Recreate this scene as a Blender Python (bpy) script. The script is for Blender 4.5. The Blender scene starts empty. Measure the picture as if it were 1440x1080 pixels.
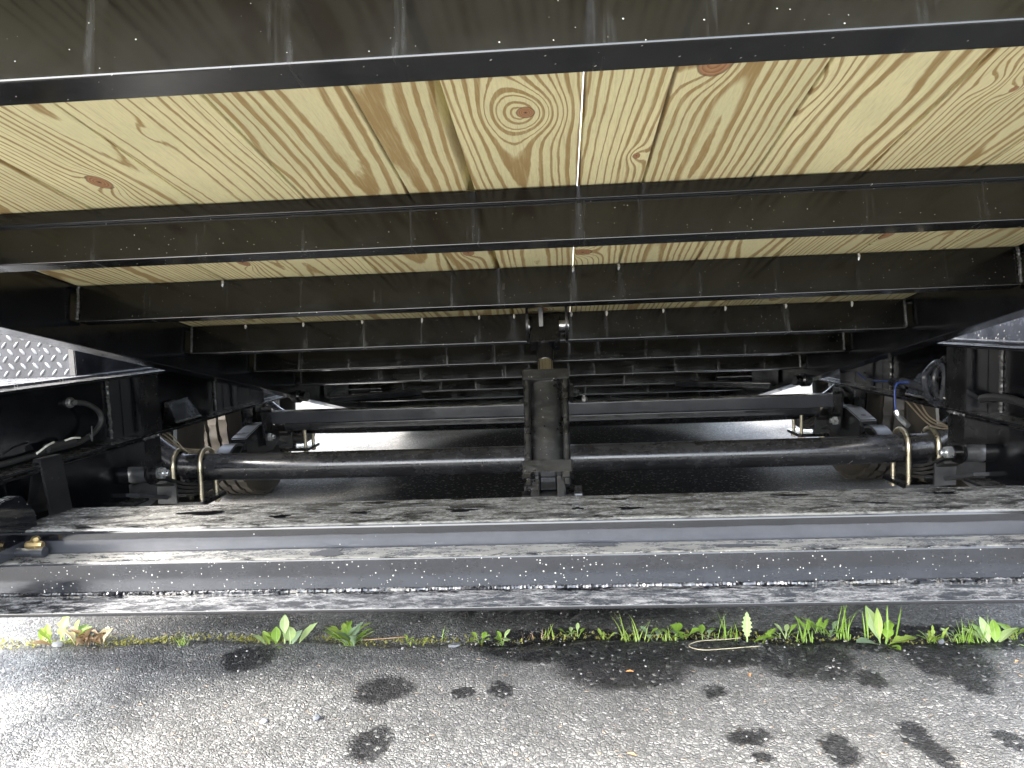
import bpy, bmesh, math, random
from mathutils import Vector, Matrix
import numpy as np
PI = math.pi
scn = bpy.context.scene
col = scn.collection

# ------------------------------------------------------------------ camera
cam_d = bpy.data.cameras.new("camera")
cam = bpy.data.objects.new("camera", cam_d)
col.objects.link(cam)
cam_d.sensor_width = 36.0
cam_d.lens = 1064.2296 / 1440 * 36.0
cam_d.clip_start = 0.02
cam_d.clip_end = 2000
YAW, PIT, ROL = -0.0623, -0.0833, -0.0382
fw = Vector((math.sin(YAW) * math.cos(PIT), math.cos(YAW) * math.cos(PIT), math.sin(PIT)))
rt = Vector((math.cos(YAW), -math.sin(YAW), 0))
up = rt.cross(fw)
r2 = math.cos(ROL) * rt + math.sin(ROL) * up
u2 = -math.sin(ROL) * rt + math.cos(ROL) * up
m = Matrix.Identity(4)
for i in range(3):
    m[i][0], m[i][1], m[i][2] = r2[i], u2[i], -fw[i]
m[0][3], m[1][3], m[2][3] = 0.0481, 0.0, 0.6585
cam.matrix_world = m
scn.camera = cam

# ------------------------------------------------------------------ sky, sun, exposure
SUN_EL, SUN_AZ = math.radians(42), math.radians(-136)     # azimuth from +Y towards +X
world = bpy.data.worlds.new("World")
scn.world = world
world.use_nodes = True
wn = world.node_tree.nodes
wl = world.node_tree.links
wn.clear()
sky = wn.new('ShaderNodeTexSky')
sky.sky_type = 'NISHITA'
sky.sun_disc = False
sky.sun_elevation = SUN_EL
sky.sun_rotation = SUN_AZ
sky.air_density = 1.0
sky.dust_density = 2.0
sky.ozone_density = 1.0
bg = wn.new('ShaderNodeBackground')
bg.inputs['Strength'].default_value = 0.15
wo = wn.new('ShaderNodeOutputWorld')
hs = wn.new('ShaderNodeHueSaturation')
hs.inputs['Saturation'].default_value = 0.45        # thin white overcast
wl.new(sky.outputs[0], hs.inputs['Color'])
wl.new(hs.outputs[0], bg.inputs[0])
wl.new(bg.outputs[0], wo.inputs[0])

sun_d = bpy.data.lights.new("sun", 'SUN')
sun_d.energy = 1.4
sun_d.angle = math.radians(24)
sun_d.color = (1.0, 0.95, 0.88)
sun = bpy.data.objects.new("sun", sun_d)
col.objects.link(sun)
sd = Vector((math.sin(SUN_AZ) * math.cos(SUN_EL), math.cos(SUN_AZ) * math.cos(SUN_EL), math.sin(SUN_EL)))
sun.rotation_euler = sd.to_track_quat('Z', 'Y').to_euler()
sun.location = (-6, 2, 8)

scn.view_settings.view_transform = 'Standard'
scn.view_settings.look = 'None'
scn.view_settings.gamma = 1.0
scn.view_settings.use_curve_mapping = False
scn.view_settings.exposure = 3.8
scn.cycles.use_denoising = True
scn.cycles.max_bounces = 10
scn.cycles.diffuse_bounces = 6
scn.cycles.glossy_bounces = 6
scn.cycles.caustics_reflective = False
scn.cycles.sample_clamp_indirect = 6.0

# ------------------------------------------------------------------ object helpers
WORLD_O = {}


def props(o, label=None, cat=None, group=None, kind=None):
    if label: o['label'] = label
    if cat: o['category'] = cat
    if group: o['group'] = group
    if kind: o['kind'] = kind
    return o


def link(o, parent, wo_):
    col.objects.link(o)
    WORLD_O[o] = Vector(wo_)
    if parent is not None:
        o.parent = parent
        o.location = Vector(wo_) - WORLD_O[parent]
    else:
        o.location = wo_
    return o


def empty(name, loc, **k):
    o = bpy.data.objects.new(name, None)
    o.empty_display_size = 0.1
    link(o, None, loc)
    return props(o, **k)


def dup(o, parent, wpos):
    c = o.copy()
    return link(c, parent, wpos)


def rounded(pts, r, seg=2):
    """round the corners of a closed 2-D polygon"""
    out = []
    n = len(pts)
    for i in range(n):
        p = Vector(pts[i]).to_2d(); a = Vector(pts[i - 1]).to_2d(); b = Vector(pts[(i + 1) % n]).to_2d()
        da, db = (a - p), (b - p)
        rr = min(r, da.length * 0.45, db.length * 0.45)
        s, e = p + da.normalized() * rr, p + db.normalized() * rr
        for k in range(seg + 1):
            t = k / seg
            out.append(tuple((1 - t) ** 2 * s + 2 * t * (1 - t) * p + t * t * e))
    return out


class MB:
    def __init__(self, tf=None):
        self.v, self.f, self.uv = [], [], []
        self.tf = tf

    def add(self, v, f):
        o = len(self.v)
        self.v += [tuple(x) for x in v]
        self.f += [tuple(i + o for i in q) for q in f]

    def box(self, lo, hi):
        x0, y0, z0 = lo; x1, y1, z1 = hi
        self.add([(x0, y0, z0), (x1, y0, z0), (x1, y1, z0), (x0, y1, z0), (x0, y0, z1), (x1, y0, z1), (x1, y1, z1), (x0, y1, z1)],
                 [(0, 3, 2, 1), (4, 5, 6, 7), (0, 1, 5, 4), (1, 2, 6, 5), (2, 3, 7, 6), (3, 0, 4, 7)])
        return self

    def prism(self, pts, o, ex, ey, ez, L, nseg=1):
        """extrude the polygon pts (in ex, ey about o) by L along ez"""
        o, ex, ey, ez = Vector(o), Vector(ex), Vector(ey), Vector(ez)
        n = len(pts)
        area = sum(pts[i][0] * pts[(i + 1) % n][1] - pts[(i + 1) % n][0] * pts[i][1] for i in range(n))
        if (area < 0) != (ex.cross(ey).dot(ez) < 0):
            pts = pts[::-1]
        v, f = [], []
        for k in range(nseg + 1):
            for (a, b) in pts:
                v.append(o + ex * a + ey * b + ez * (L * k / nseg))
        for k in range(nseg):
            for i in range(n):
                j = (i + 1) % n
                f.append((k * n + i, k * n + j, (k + 1) * n + j, (k + 1) * n + i))
        f.append(tuple(reversed(range(n))))
        f.append(tuple(range(nseg * n, nseg * n + n)))
        self.add(v, f)
        return self

    def tube(self, path, r, n=10, cap=True):
        path = [Vector(p) for p in path]
        rs = r if isinstance(r, (list, tuple)) else [r] * len(path)
        v, f = [], []
        t0 = (path[1] - path[0]).normalized()
        a = t0.orthogonal().normalized()
        for i, p in enumerate(path):
            t = (path[min(i + 1, len(path) - 1)] - path[max(i - 1, 0)]).normalized()
            a = (a - t * a.dot(t)).normalized()
            b = t.cross(a)
            for k in range(n):
                w = 2 * PI * k / n
                v.append(p + (a * math.cos(w) + b * math.sin(w)) * rs[i])
        for i in range(len(path) - 1):
            for k in range(n):
                j = (k + 1) % n
                f.append((i * n + k, i * n + j, (i + 1) * n + j, (i + 1) * n + k))
        if cap:
            f.append(tuple(reversed(range(n))))
            f.append(tuple(range((len(path) - 1) * n, len(path) * n)))
        self.add(v, f)
        return self

    def lathe(self, prof, o, axis, n=24):
        """prof: (radius, height along axis)"""
        o, ax = Vector(o), Vector(axis).normalized()
        a = ax.orthogonal().normalized(); b = ax.cross(a)
        v, f = [], []
        for (r, h) in prof:
            for k in range(n):
                w = 2 * PI * k / n
                v.append(o + ax * h + (a * math.cos(w) + b * math.sin(w)) * r)
        for i in range(len(prof) - 1):
            for k in range(n):
                j = (k + 1) % n
                f.append((i * n + k, i * n + j, (i + 1) * n + j, (i + 1) * n + k))
        f.append(tuple(reversed(range(n))))
        f.append(tuple(range((len(prof) - 1) * n, len(prof) * n)))
        self.add(v, f)
        return self

    def build(self, name, mat, parent=None, bevel=0.0, sharp=35, origin=None, **k):
        v = [Vector(p) for p in self.v]
        if self.tf: v = [self.tf(p) for p in v]
        lo = Vector([min(p[i] for p in v) for i in range(3)]); hi = Vector([max(p[i] for p in v) for i in range(3)])
        c = (lo + hi) / 2 if origin is None else Vector(origin)
        if parent is None and origin is None: c.z = lo.z
        me = bpy.data.meshes.new(name)
        me.from_pydata([p - c for p in v], [], self.f)
        if bevel > 0:
            bm = bmesh.new(); bm.from_mesh(me)
            bm.normal_update()
            es = [e for e in bm.edges if len(e.link_faces) == 2 and e.calc_face_angle(0) > 0.5]
            bmesh.ops.bevel(bm, geom=es, offset=bevel, segments=2, affect='EDGES', clamp_overlap=True)
            bm.to_mesh(me); bm.free()
        me.validate()
        me.shade_smooth()
        me.set_sharp_from_angle(angle=math.radians(sharp))
        if mat: me.materials.append(mat)
        o = bpy.data.objects.new(name, me)
        wn2 = o.modifiers.new('weighted_normal', 'WEIGHTED_NORMAL')
        wn2.keep_sharp = True
        wn2.weight = 80
        link(o, parent, c)
        return props(o, **k)


# ------------------------------------------------------------------ material helpers
class NT:
    def __init__(self, name):
        self.m = bpy.data.materials.new(name)
        self.m.use_nodes = True
        self.n, self.l = self.m.node_tree.nodes, self.m.node_tree.links
        self.n.clear()
        self.out = self.n.new('ShaderNodeOutputMaterial')
        self.p = self.n.new('ShaderNodeBsdfPrincipled')
        self.l.new(self.p.outputs[0], self.out.inputs[0])

    def put(self, sock, val):
        if isinstance(val, bpy.types.NodeSocket): self.l.new(val, sock)
        elif val is not None:
            if hasattr(sock.default_value, '__len__') and not hasattr(val, '__len__'): val = (val, val, val)
            if hasattr(sock.default_value, '__len__') and len(sock.default_value) == 4 and len(val) == 3: val = (*val, 1)
            sock.default_value = val

    def math(self, op, a, b=None, c=None, clamp=False):
        x = self.n.new('ShaderNodeMath'); x.operation = op; x.use_clamp = clamp
        for s, val in zip(x.inputs, (a, b, c)): self.put(s, val)
        return x.outputs[0]

    def vec(self, op, a, b=None):
        x = self.n.new('ShaderNodeVectorMath'); x.operation = op
        self.put(x.inputs[0], a)
        if b is not None: self.put(x.inputs[3] if op == 'SCALE' else x.inputs[1], b)
        return x.outputs['Value'] if op in ('LENGTH', 'DOT_PRODUCT', 'DISTANCE') else x.outputs[0]

    def coord(self, kind='Object'):
        return self.n.new('ShaderNodeTexCoord').outputs[kind]

    def geo(self, k):
        return self.n.new('ShaderNodeNewGeometry').outputs[k]

    def sep(self, v):
        x = self.n.new('ShaderNodeSeparateXYZ'); self.put(x.inputs[0], v); return x.outputs

    def comb(self, a, b, c=0.0):
        x = self.n.new('ShaderNodeCombineXYZ')
        for s, val in zip(x.inputs, (a, b, c)): self.put(s, val)
        return x.outputs[0]

    def noise(self, v, scale, detail=3, rough=0.5, dist=0.0, col_=False):
        x = self.n.new('ShaderNodeTexNoise')
        self.put(x.inputs['Vector'], v); self.put(x.inputs['Scale'], scale)
        self.put(x.inputs['Detail'], detail); self.put(x.inputs['Roughness'], rough); self.put(x.inputs['Distortion'], dist)
        return x.outputs['Color' if col_ else 'Fac']

    def vor(self, v, scale, feature='F1', out='Distance', rand=1.0):
        x = self.n.new('ShaderNodeTexVoronoi'); x.feature = feature
        self.put(x.inputs['Vector'], v); self.put(x.inputs['Scale'], scale); self.put(x.inputs['Randomness'], rand)
        return x.outputs[out]

    def rng(self, v, a, b, c=0.0, d=1.0, smooth=False):
        x = self.n.new('ShaderNodeMapRange'); x.clamp = True
        if smooth: x.interpolation_type = 'SMOOTHSTEP'
        for s, val in zip(x.inputs, (v, a, b, c, d)): self.put(s, val)
        return x.outputs[0]

    def mix(self, f, a, b, mode='MIX'):
        x = self.n.new('ShaderNodeMix'); x.data_type = 'RGBA'; x.blend_type = mode
        self.put(x.inputs[0], f); self.put(x.inputs[6], a); self.put(x.inputs[7], b)
        return x.outputs[2]

    def ramp(self, f, stops, interp='LINEAR'):
        x = self.n.new('ShaderNodeValToRGB')
        x.color_ramp.interpolation = interp
        el = x.color_ramp.elements
        while len(el) < len(stops): el.new(0.5)
        for e, (pos, c) in zip(el, stops):
            e.position = pos; e.color = (*c, 1)
        self.put(x.inputs[0], f)
        return x.outputs[0]

    def bump(self, h, strength=0.3, dist=0.001, normal=None):
        x = self.n.new('ShaderNodeBump')
        self.put(x.inputs['Height'], h); x.inputs['Strength'].default_value = strength; x.inputs['Distance'].default_value = dist
        if normal is not None: self.l.new(normal, x.inputs['Normal'])
        self.l.new(x.outputs[0], self.p.inputs['Normal'])
        return x.outputs[0]

    def set(self, **k):
        for key, val in k.items():
            self.put(self.p.inputs[key.replace('_', ' ')], val)
        return self


GAPS = [-.906, -.755, -.602, -.448, -.295, -.150, -.060, .083, .170, .315, .463, .613, .770, .904]


def paint(name, base=(.0028, .0032, .0045), rough=.10, dust=0.0, specks=0.0, speck_scale=90, speck_r=.16, streaks=False, dust_col=(.30, .275, .22),
          coat=0.0, smear=0.0, dust_scale=9.0, dust_thr=.47, film=None, spec=.55, bump=.05):
    """glossy black paint; dust lies on faces that look up, specks are dried splashes"""
    t = NT(name)
    pos = t.geo('Position')
    n1 = t.noise(pos, 14, 4, .6)
    n2 = t.noise(pos, 90, 3, .6)
    c = t.mix(t.rng(n1, .35, .75), base, tuple(x * 1.9 + .002 for x in base))
    ro = t.math('ADD', t.rng(n1, .3, .75, rough * .7, rough * 1.5), t.rng(n2, .4, .8, 0, .06))
    if smear > 0:
        s3 = t.noise(t.vec('MULTIPLY', pos, (10, 10, 26)), 4.0, 6, .72)
        mk = t.math('MULTIPLY', t.rng(s3, .5, .75), smear)
        c = t.mix(mk, c, (.062, .062, .060)); ro = t.math('ADD', ro, t.math('MULTIPLY', mk, .35))
    if film is not None:      # dried splash film on the lower part of an upright face: (top height, soft width, strength)
        zf = t.math('ADD', t.sep(pos)[2], t.math('MULTIPLY', t.math('SUBTRACT', t.noise(t.vec('MULTIPLY', pos, (1, 1, .2)), 9, 5, .6), .5), .006))
        mk = t.math('MULTIPLY', t.rng(zf, film[0] - film[1], film[0] + film[1], 1, 0, True), t.rng(t.noise(pos, 16, 5, .7), .2, .7, film[2] * .6, film[2]))
        c = t.mix(mk, c, (.058, .061, .070)); ro = t.math('ADD', ro, t.math('MULTIPLY', mk, .15))
    if streaks:
        xs = t.sep(pos)[0]
        wob = t.math('MULTIPLY', t.math('SUBTRACT', t.noise(pos, 25, 3), .5), .03)
        xs2 = t.math('ADD', xs, wob)
        d = None
        for g in GAPS:
            e = t.math('ABSOLUTE', t.math('SUBTRACT', xs2, g))
            d = e if d is None else t.math('MINIMUM', d, e)
        sn = t.noise(t.vec('MULTIPLY', pos, (150, 5, 6)), 1.0, 4, .6)
        mk = t.math('MULTIPLY', t.rng(d, .003, .012, 1, 0, True), t.rng(sn, .46, .80))
        c = t.mix(t.math('MULTIPLY', mk, .24), c, (.075, .075, .07)); ro = t.math('ADD', ro, t.math('MULTIPLY', mk, .3))
    if dust > 0:
        nz = t.sep(t.geo('Normal'))[2]
        upf = t.rng(nz, .45, .85)
        q = t.vec('MULTIPLY', pos, (1.0, 2.6, 2.6))
        d1 = t.noise(q, dust_scale, 6, .68, .6)
        d2 = t.noise(q, dust_scale * 8, 5, .7)
        d3 = t.noise(pos, 240, 3, .7)
        mk = t.rng(t.math('ADD', t.math('ADD', t.math('MULTIPLY', d1, .62), t.math('MULTIPLY', d2, .26)), t.math('MULTIPLY', d3, .12)), dust_thr - .03, dust_thr + .09)
        mk = t.math('MULTIPLY', t.math('MULTIPLY', mk, upf), dust)
        dc = t.mix(t.noise(pos, 30, 4), dust_col, tuple(x * .55 for x in dust_col))
        c = t.mix(mk, c, dc); ro = t.math('ADD', ro, t.math('MULTIPLY', mk, .22))
    if specks > 0:
        xyz = t.sep(pos)
        sp2 = t.comb(t.math('ADD', xyz[0], t.math('MULTIPLY', xyz[1], .8)), t.math('ADD', xyz[1], xyz[2]), 0)
        cell = t.vor(sp2, speck_scale, 'F1', 'Color')
        dd = t.vor(sp2, speck_scale)
        s = t.sep(cell)
        dens = t.rng(t.noise(pos, 5, 3), .3, .7, .5, 1.0)
        thr = t.math('MULTIPLY', t.math('MULTIPLY', t.rng(s[0], 1 - specks, 1.0, 0, 1), dens), speck_r)
        mk = t.rng(t.math('SUBTRACT', dd, thr), -.015, .03, 1, 0)
        mk = t.math('MULTIPLY', mk, t.math('GREATER_THAN', s[0], 1 - specks))
        c = t.mix(mk, c, (.46, .45, .40)); ro = t.math('ADD', ro, t.math('MULTIPLY', mk, .4))
    t.set(Base_Color=c, Roughness=t.math('MINIMUM', ro, .9))
    t.p.inputs['Specular IOR Level'].default_value = spec
    t.p.inputs['Coat Weight'].default_value = coat
    t.p.inputs['Coat Roughness'].default_value = .05
    h = t.math('ADD', t.math('MULTIPLY', t.noise(pos, 60, 2), .6), t.math('MULTIPLY', n2, .4))
    t.bump(h, bump, .002)
    return t.m


def plain(name, colr, rough=.5, metal=0.0, var=.3, scale=40, bump=.1):
    t = NT(name)
    pos = t.geo('Position')
    n = t.noise(pos, scale, 5, .65)
    t.set(Base_Color=t.mix(t.rng(n, .3, .7), tuple(x * (1 - var) for x in colr), tuple(min(1, x * (1 + var)) for x in colr)),
          Roughness=t.rng(n, .3, .7, rough * .8, min(1, rough * 1.25)), Metallic=metal)
    t.bump(n, bump, .001)
    return t.m


M = {}
M['black'] = paint('black_gloss_paint', rough=.16, specks=.04, speck_scale=120)
M['web'] = paint('black_paint_streaked', base=(.0045, .0045, .0042), rough=.125, specks=.16, speck_scale=230, speck_r=.20, streaks=True)
M['dusty'] = paint('black_paint_dusty_top', rough=.07, dust=.85, specks=.12, speck_scale=120, coat=.2, dust_col=(.37, .366, .345), dust_scale=16, dust_thr=.445, film=(.284, .0015, .75))
M['tube'] = paint('black_paint_light_film', rough=.09, dust=.9, dust_col=(.4, .37, .3), film=(.5, .01, .5))
M['dusty_specked'] = paint('black_paint_dry_splashes', base=(.0065, .0072, .009), rough=.12, dust=.95, specks=.42, speck_scale=200, speck_r=.29, smear=.10, dust_col=(.34, .33, .30), dust_scale=16, dust_thr=.45, film=(.5, .01, .09))
M['flange'] = paint('black_paint_wet_dirt', rough=.1, dust=.85, dust_col=(.42, .42, .42), dust_scale=26, dust_thr=.49, coat=.4, specks=.1)
M['rail'] = paint('black_paint_rail', base=(.0018, .0020, .0028), rough=.13, dust=.6, dust_col=(.13, .125, .115), dust_thr=.43, smear=.015)
M['dull'] = paint('black_paint_dull', base=(.0030, .0030, .0034), rough=.22, dust=.22, dust_col=(.06, .056, .05))
M['rain'] = paint('black_paint_rain_beads', base=(.02, .022, .027), rough=.2, specks=.6, speck_scale=150, speck_r=.33, dust=.6, dust_col=(.3, .3, .3), spec=.3)
M['axle'] = paint('axle_paint', base=(.011, .011, .012), rough=.20, dust=.35, dust_col=(.07, .066, .058), specks=.22, speck_scale=150, smear=.2)
M['cyl'] = paint('cylinder_paint', base=(.0042, .0042, .0042), rough=.27, smear=.5, specks=.3, speck_scale=160, dust=.3)
M['plate'] = paint('wet_plate_paint', base=(.012, .013, .016), rough=.2, specks=.1, spec=.22)
M['weld'] = plain('weld_metal', (.10, .10, .10), .35, .5, .6, 200, .5)
M['zinc'] = plain('zinc_plate', (.62, .63, .64), .3, .9, .12, 60, .05)
M['gold'] = plain('yellow_zinc', (.52, .46, .33), .3, .9, .3, 50, .08)
M['chrome'] = plain('rod_steel', (.55, .53, .50), .18, 1.0, .08, 60, .02)
M['brass'] = plain('brass_fitting', (.36, .27, .13), .4, .9, .25, 80, .1)
M['spring'] = plain('spring_steel_paint', (.022, .022, .022), .45, 0, .5, 60, .2)
M['spring_grey'] = plain('worn_grey_steel', (.06, .062, .065), .36, .3, .25, 50, .1)
M['tail'] = paint('dusty_equalizer_paint', base=(.006, .006, .0065), rough=.18, dust=.8, dust_col=(.20, .20, .20), dust_thr=.40)
M['rubber'] = plain('cable_rubber', (.02, .02, .021), .45, 0, .4, 60, .1)
M['hose'] = plain('grey_hose', (.022, .023, .027), .28, 0, .3, 40, .05)
M['tyre'] = plain('dusty_tyre_rubber', (.028, .023, .017), .75, 0, .5, 25, .3)
M['rim'] = plain('white_rim_paint', (.25, .25, .26), .4, 0, .2, 30, .05)
M['wire_white'] = plain('white_wire', (.7, .68, .62), .5, 0, .1)
M['wire_brown'] = plain('brown_wire', (.16, .13, .09), .6, 0, .3)
M['wire_blue'] = plain('blue_wire', (.012, .03, .13), .4, 0, .15)
M['orange'] = plain('amber_lens', (.75, .17, .03), .25, 0, .2)
M['bare'] = plain('bare_edge_metal', (.32, .32, .31), .4, .5, .4, 80, .2)


# ---------------- pine planks: rings of a log cut flat, bent round knots
def wood(name, u0, depth, ringw, knots, seed, tint=1.0, brown=.5):
    t = NT(name)
    uv = t.n.new('ShaderNodeUVMap').outputs[0]
    s = t.sep(uv)
    u, v = s[0], s[1]
    sv = t.comb(t.math('ADD', t.math('MULTIPLY', v, 1.0), seed * 7.31), seed * 3.1, 0)
    wob = t.math('MULTIPLY', t.math('SUBTRACT', t.noise(sv, .9, 1), .5), .07)
    wob2 = t.math('MULTIPLY', t.math('SUBTRACT', t.noise(t.comb(t.math('ADD', v, seed * 2.7), t.math('MULTIPLY', u, 2.0), seed), 6.0, 2), .5), .007)
    dd = t.math('ADD', depth, t.math('MULTIPLY', t.math('SUBTRACT', t.noise(t.comb(t.math('ADD', v, seed * 5.9), 1.7, seed), .9, 2, .5), .5), .11))
    uu = t.math('SUBTRACT', t.math('ADD', t.math('ADD', u, wob), wob2), u0)
    r = t.math('SQRT', t.math('ADD', t.math('MULTIPLY', uu, uu), t.math('MULTIPLY', dd, dd)))
    core = None
    kd = None
    for (ku, kv, su, sv_, amp, rc) in knots:
        a = t.math('DIVIDE', t.math('SUBTRACT', u, ku), su)
        b = t.math('DIVIDE', t.math('SUBTRACT', v, kv), sv_)
        q = t.math('ADD', t.math('MULTIPLY', a, a), t.math('MULTIPLY', b, b))
        g = t.math('MULTIPLY', t.math('EXPONENT', t.math('MULTIPLY', q, -1.0)), amp)
        r = t.math('ADD', r, g)
        kn = t.math('MULTIPLY', t.math('SUBTRACT', t.noise(t.comb(u, v, seed), 60, 3), .5), .35)
        e = t.math('ADD', t.math('DIVIDE', t.math('SQRT', q), rc), kn)
        kd = e if kd is None else t.math('MINIMUM', kd, e)
    fine = t.noise(t.comb(t.math('MULTIPLY', u, 1.0), t.math('MULTIPLY', v, .12), seed * 1.9), 170, 4, .65)
    fine2 = t.noise(t.comb(t.math('MULTIPLY', u, 1.0), t.math('MULTIPLY', v, .3), seed * 4.9), 45, 3, .6)
    r = t.math('ADD', r, t.math('MULTIPLY', t.math('SUBTRACT', fine, .5), .0026))
    r = t.math('ADD', r, t.math('MULTIPLY', t.math('SUBTRACT', fine2, .5), .003))
    ph = t.math('DIVIDE', r, ringw)
    # uneven ring widths
    ph = t.math('ADD', ph, t.math('MULTIPLY', t.math('SUBTRACT', t.noise(t.comb(t.math('MULTIPLY', r, 1.0), seed, 0), 55, 2), .5), 1.4))
    cell = t.math('FLOOR', ph)
    fr = t.math('FRACT', ph)
    wn_ = t.n.new('ShaderNodeTexWhiteNoise'); wn_.noise_dimensions = '1D'
    t.put(wn_.inputs['W'], t.math('ADD', cell, seed * 11.0))
    w0 = wn_.outputs['Value']
    start = t.rng(w0, 0, 1, brown - .10, brown + .22)
    late = t.math('MULTIPLY', t.rng(fr, start, t.math('ADD', start, t.rng(w0, 0, 1, .22, .10)), 0, 1, True), t.rng(fr, .92, .995, 1, 0))
    late = t.math('MULTIPLY', late, t.rng(t.noise(t.comb(u, t.math('MULTIPLY', v, .05), seed + 2.), 260, 4, .7), .30, .52, .62, 1.0))
    streak = t.noise(t.comb(u, t.math('MULTIPLY', v, .02), seed), 420, 3, .6)
    fib = t.noise(t.comb(u, t.math('MULTIPLY', v, .06), seed + 5.), 900, 3, .7)
    pale = t.mix(fine2, (.84 * tint, .76 * tint, .445 * tint), (.76 * tint, .69 * tint, .385 * tint))
    pale = t.mix(t.rng(t.noise(t.comb(u, v, seed + 3.), 5, 3), .4, .75), pale, (.68 * tint, .64 * tint, .37 * tint))
    brn = t.mix(streak, (.31, .205, .080), (.40, .275, .115))
    c = t.mix(late, pale, brn)
    c = t.mix(t.math('MULTIPLY', t.rng(streak, .52, .8), .42), c, (.36, .25, .12))
    c = t.mix(t.math('MULTIPLY', t.rng(fib, .45, .75), .36), c, (.42, .33, .18))
    if kd is not None:
        # knot: dark bark ring, red-brown rings inside
        kr = t.math('FRACT', t.math('MULTIPLY', kd, 4.0))
        kc = t.mix(t.rng(kr, .3, .9), (.42, .24, .12), (.27, .12, .055))
        c = t.mix(t.rng(kd, .9, 1.02, 1, 0), c, kc)
        c = t.mix(t.math('MULTIPLY', t.rng(t.math('ABSOLUTE', t.math('SUBTRACT', kd, 1.0)), .03, .10, 1, 0), .75), c, (.13, .06, .03))
        c = t.mix(t.rng(kd, .08, .16, 1, 0), c, (.07, .035, .02))
    # small torn fibres and specks
    sp = t.noise(t.comb(u, t.math('MULTIPLY', v, .35), seed + 9.), 130, 4, .7)
    c = t.mix(t.math('MULTIPLY', t.rng(sp, .70, .78), .5), c, (.80, .72, .52))
    t.set(Base_Color=c, Roughness=.62)
    t.p.inputs['Specular IOR Level'].default_value = .3
    t.bump(t.math('ADD', t.math('MULTIPLY', late, .5), t.math('MULTIPLY', fine, .5)), .25, .0012)
    return t.m


# ------------------------------------------------------------------ ground
WET_SHADE = [(-0.287, 1.306, 0.052, 0.049), (-0.143, 1.298, 0.019, 0.021), (-0.073, 1.302, 0.02, 0.027), (-0.596, 1.444, 0.055, 0.06), (-0.27, 1.13, 0.032, 0.05),
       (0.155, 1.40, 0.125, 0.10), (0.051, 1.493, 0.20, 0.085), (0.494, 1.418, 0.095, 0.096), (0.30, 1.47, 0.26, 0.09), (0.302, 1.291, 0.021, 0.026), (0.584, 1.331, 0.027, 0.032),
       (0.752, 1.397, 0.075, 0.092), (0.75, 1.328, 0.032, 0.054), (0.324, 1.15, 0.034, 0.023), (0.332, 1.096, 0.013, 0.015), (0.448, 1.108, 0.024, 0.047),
       (0.575, 1.146, 0.023, 0.045), (0.586, 1.095, 0.02, 0.041), (0.709, 1.135, 0.023, 0.026), (0.75, 1.50, 0.35, 0.06), (0.08, 2.2, .72, .6), (0.08, 3.4, .8, 1.3)]  # last two ellipses paint the shade under the deck into the ground


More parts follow.
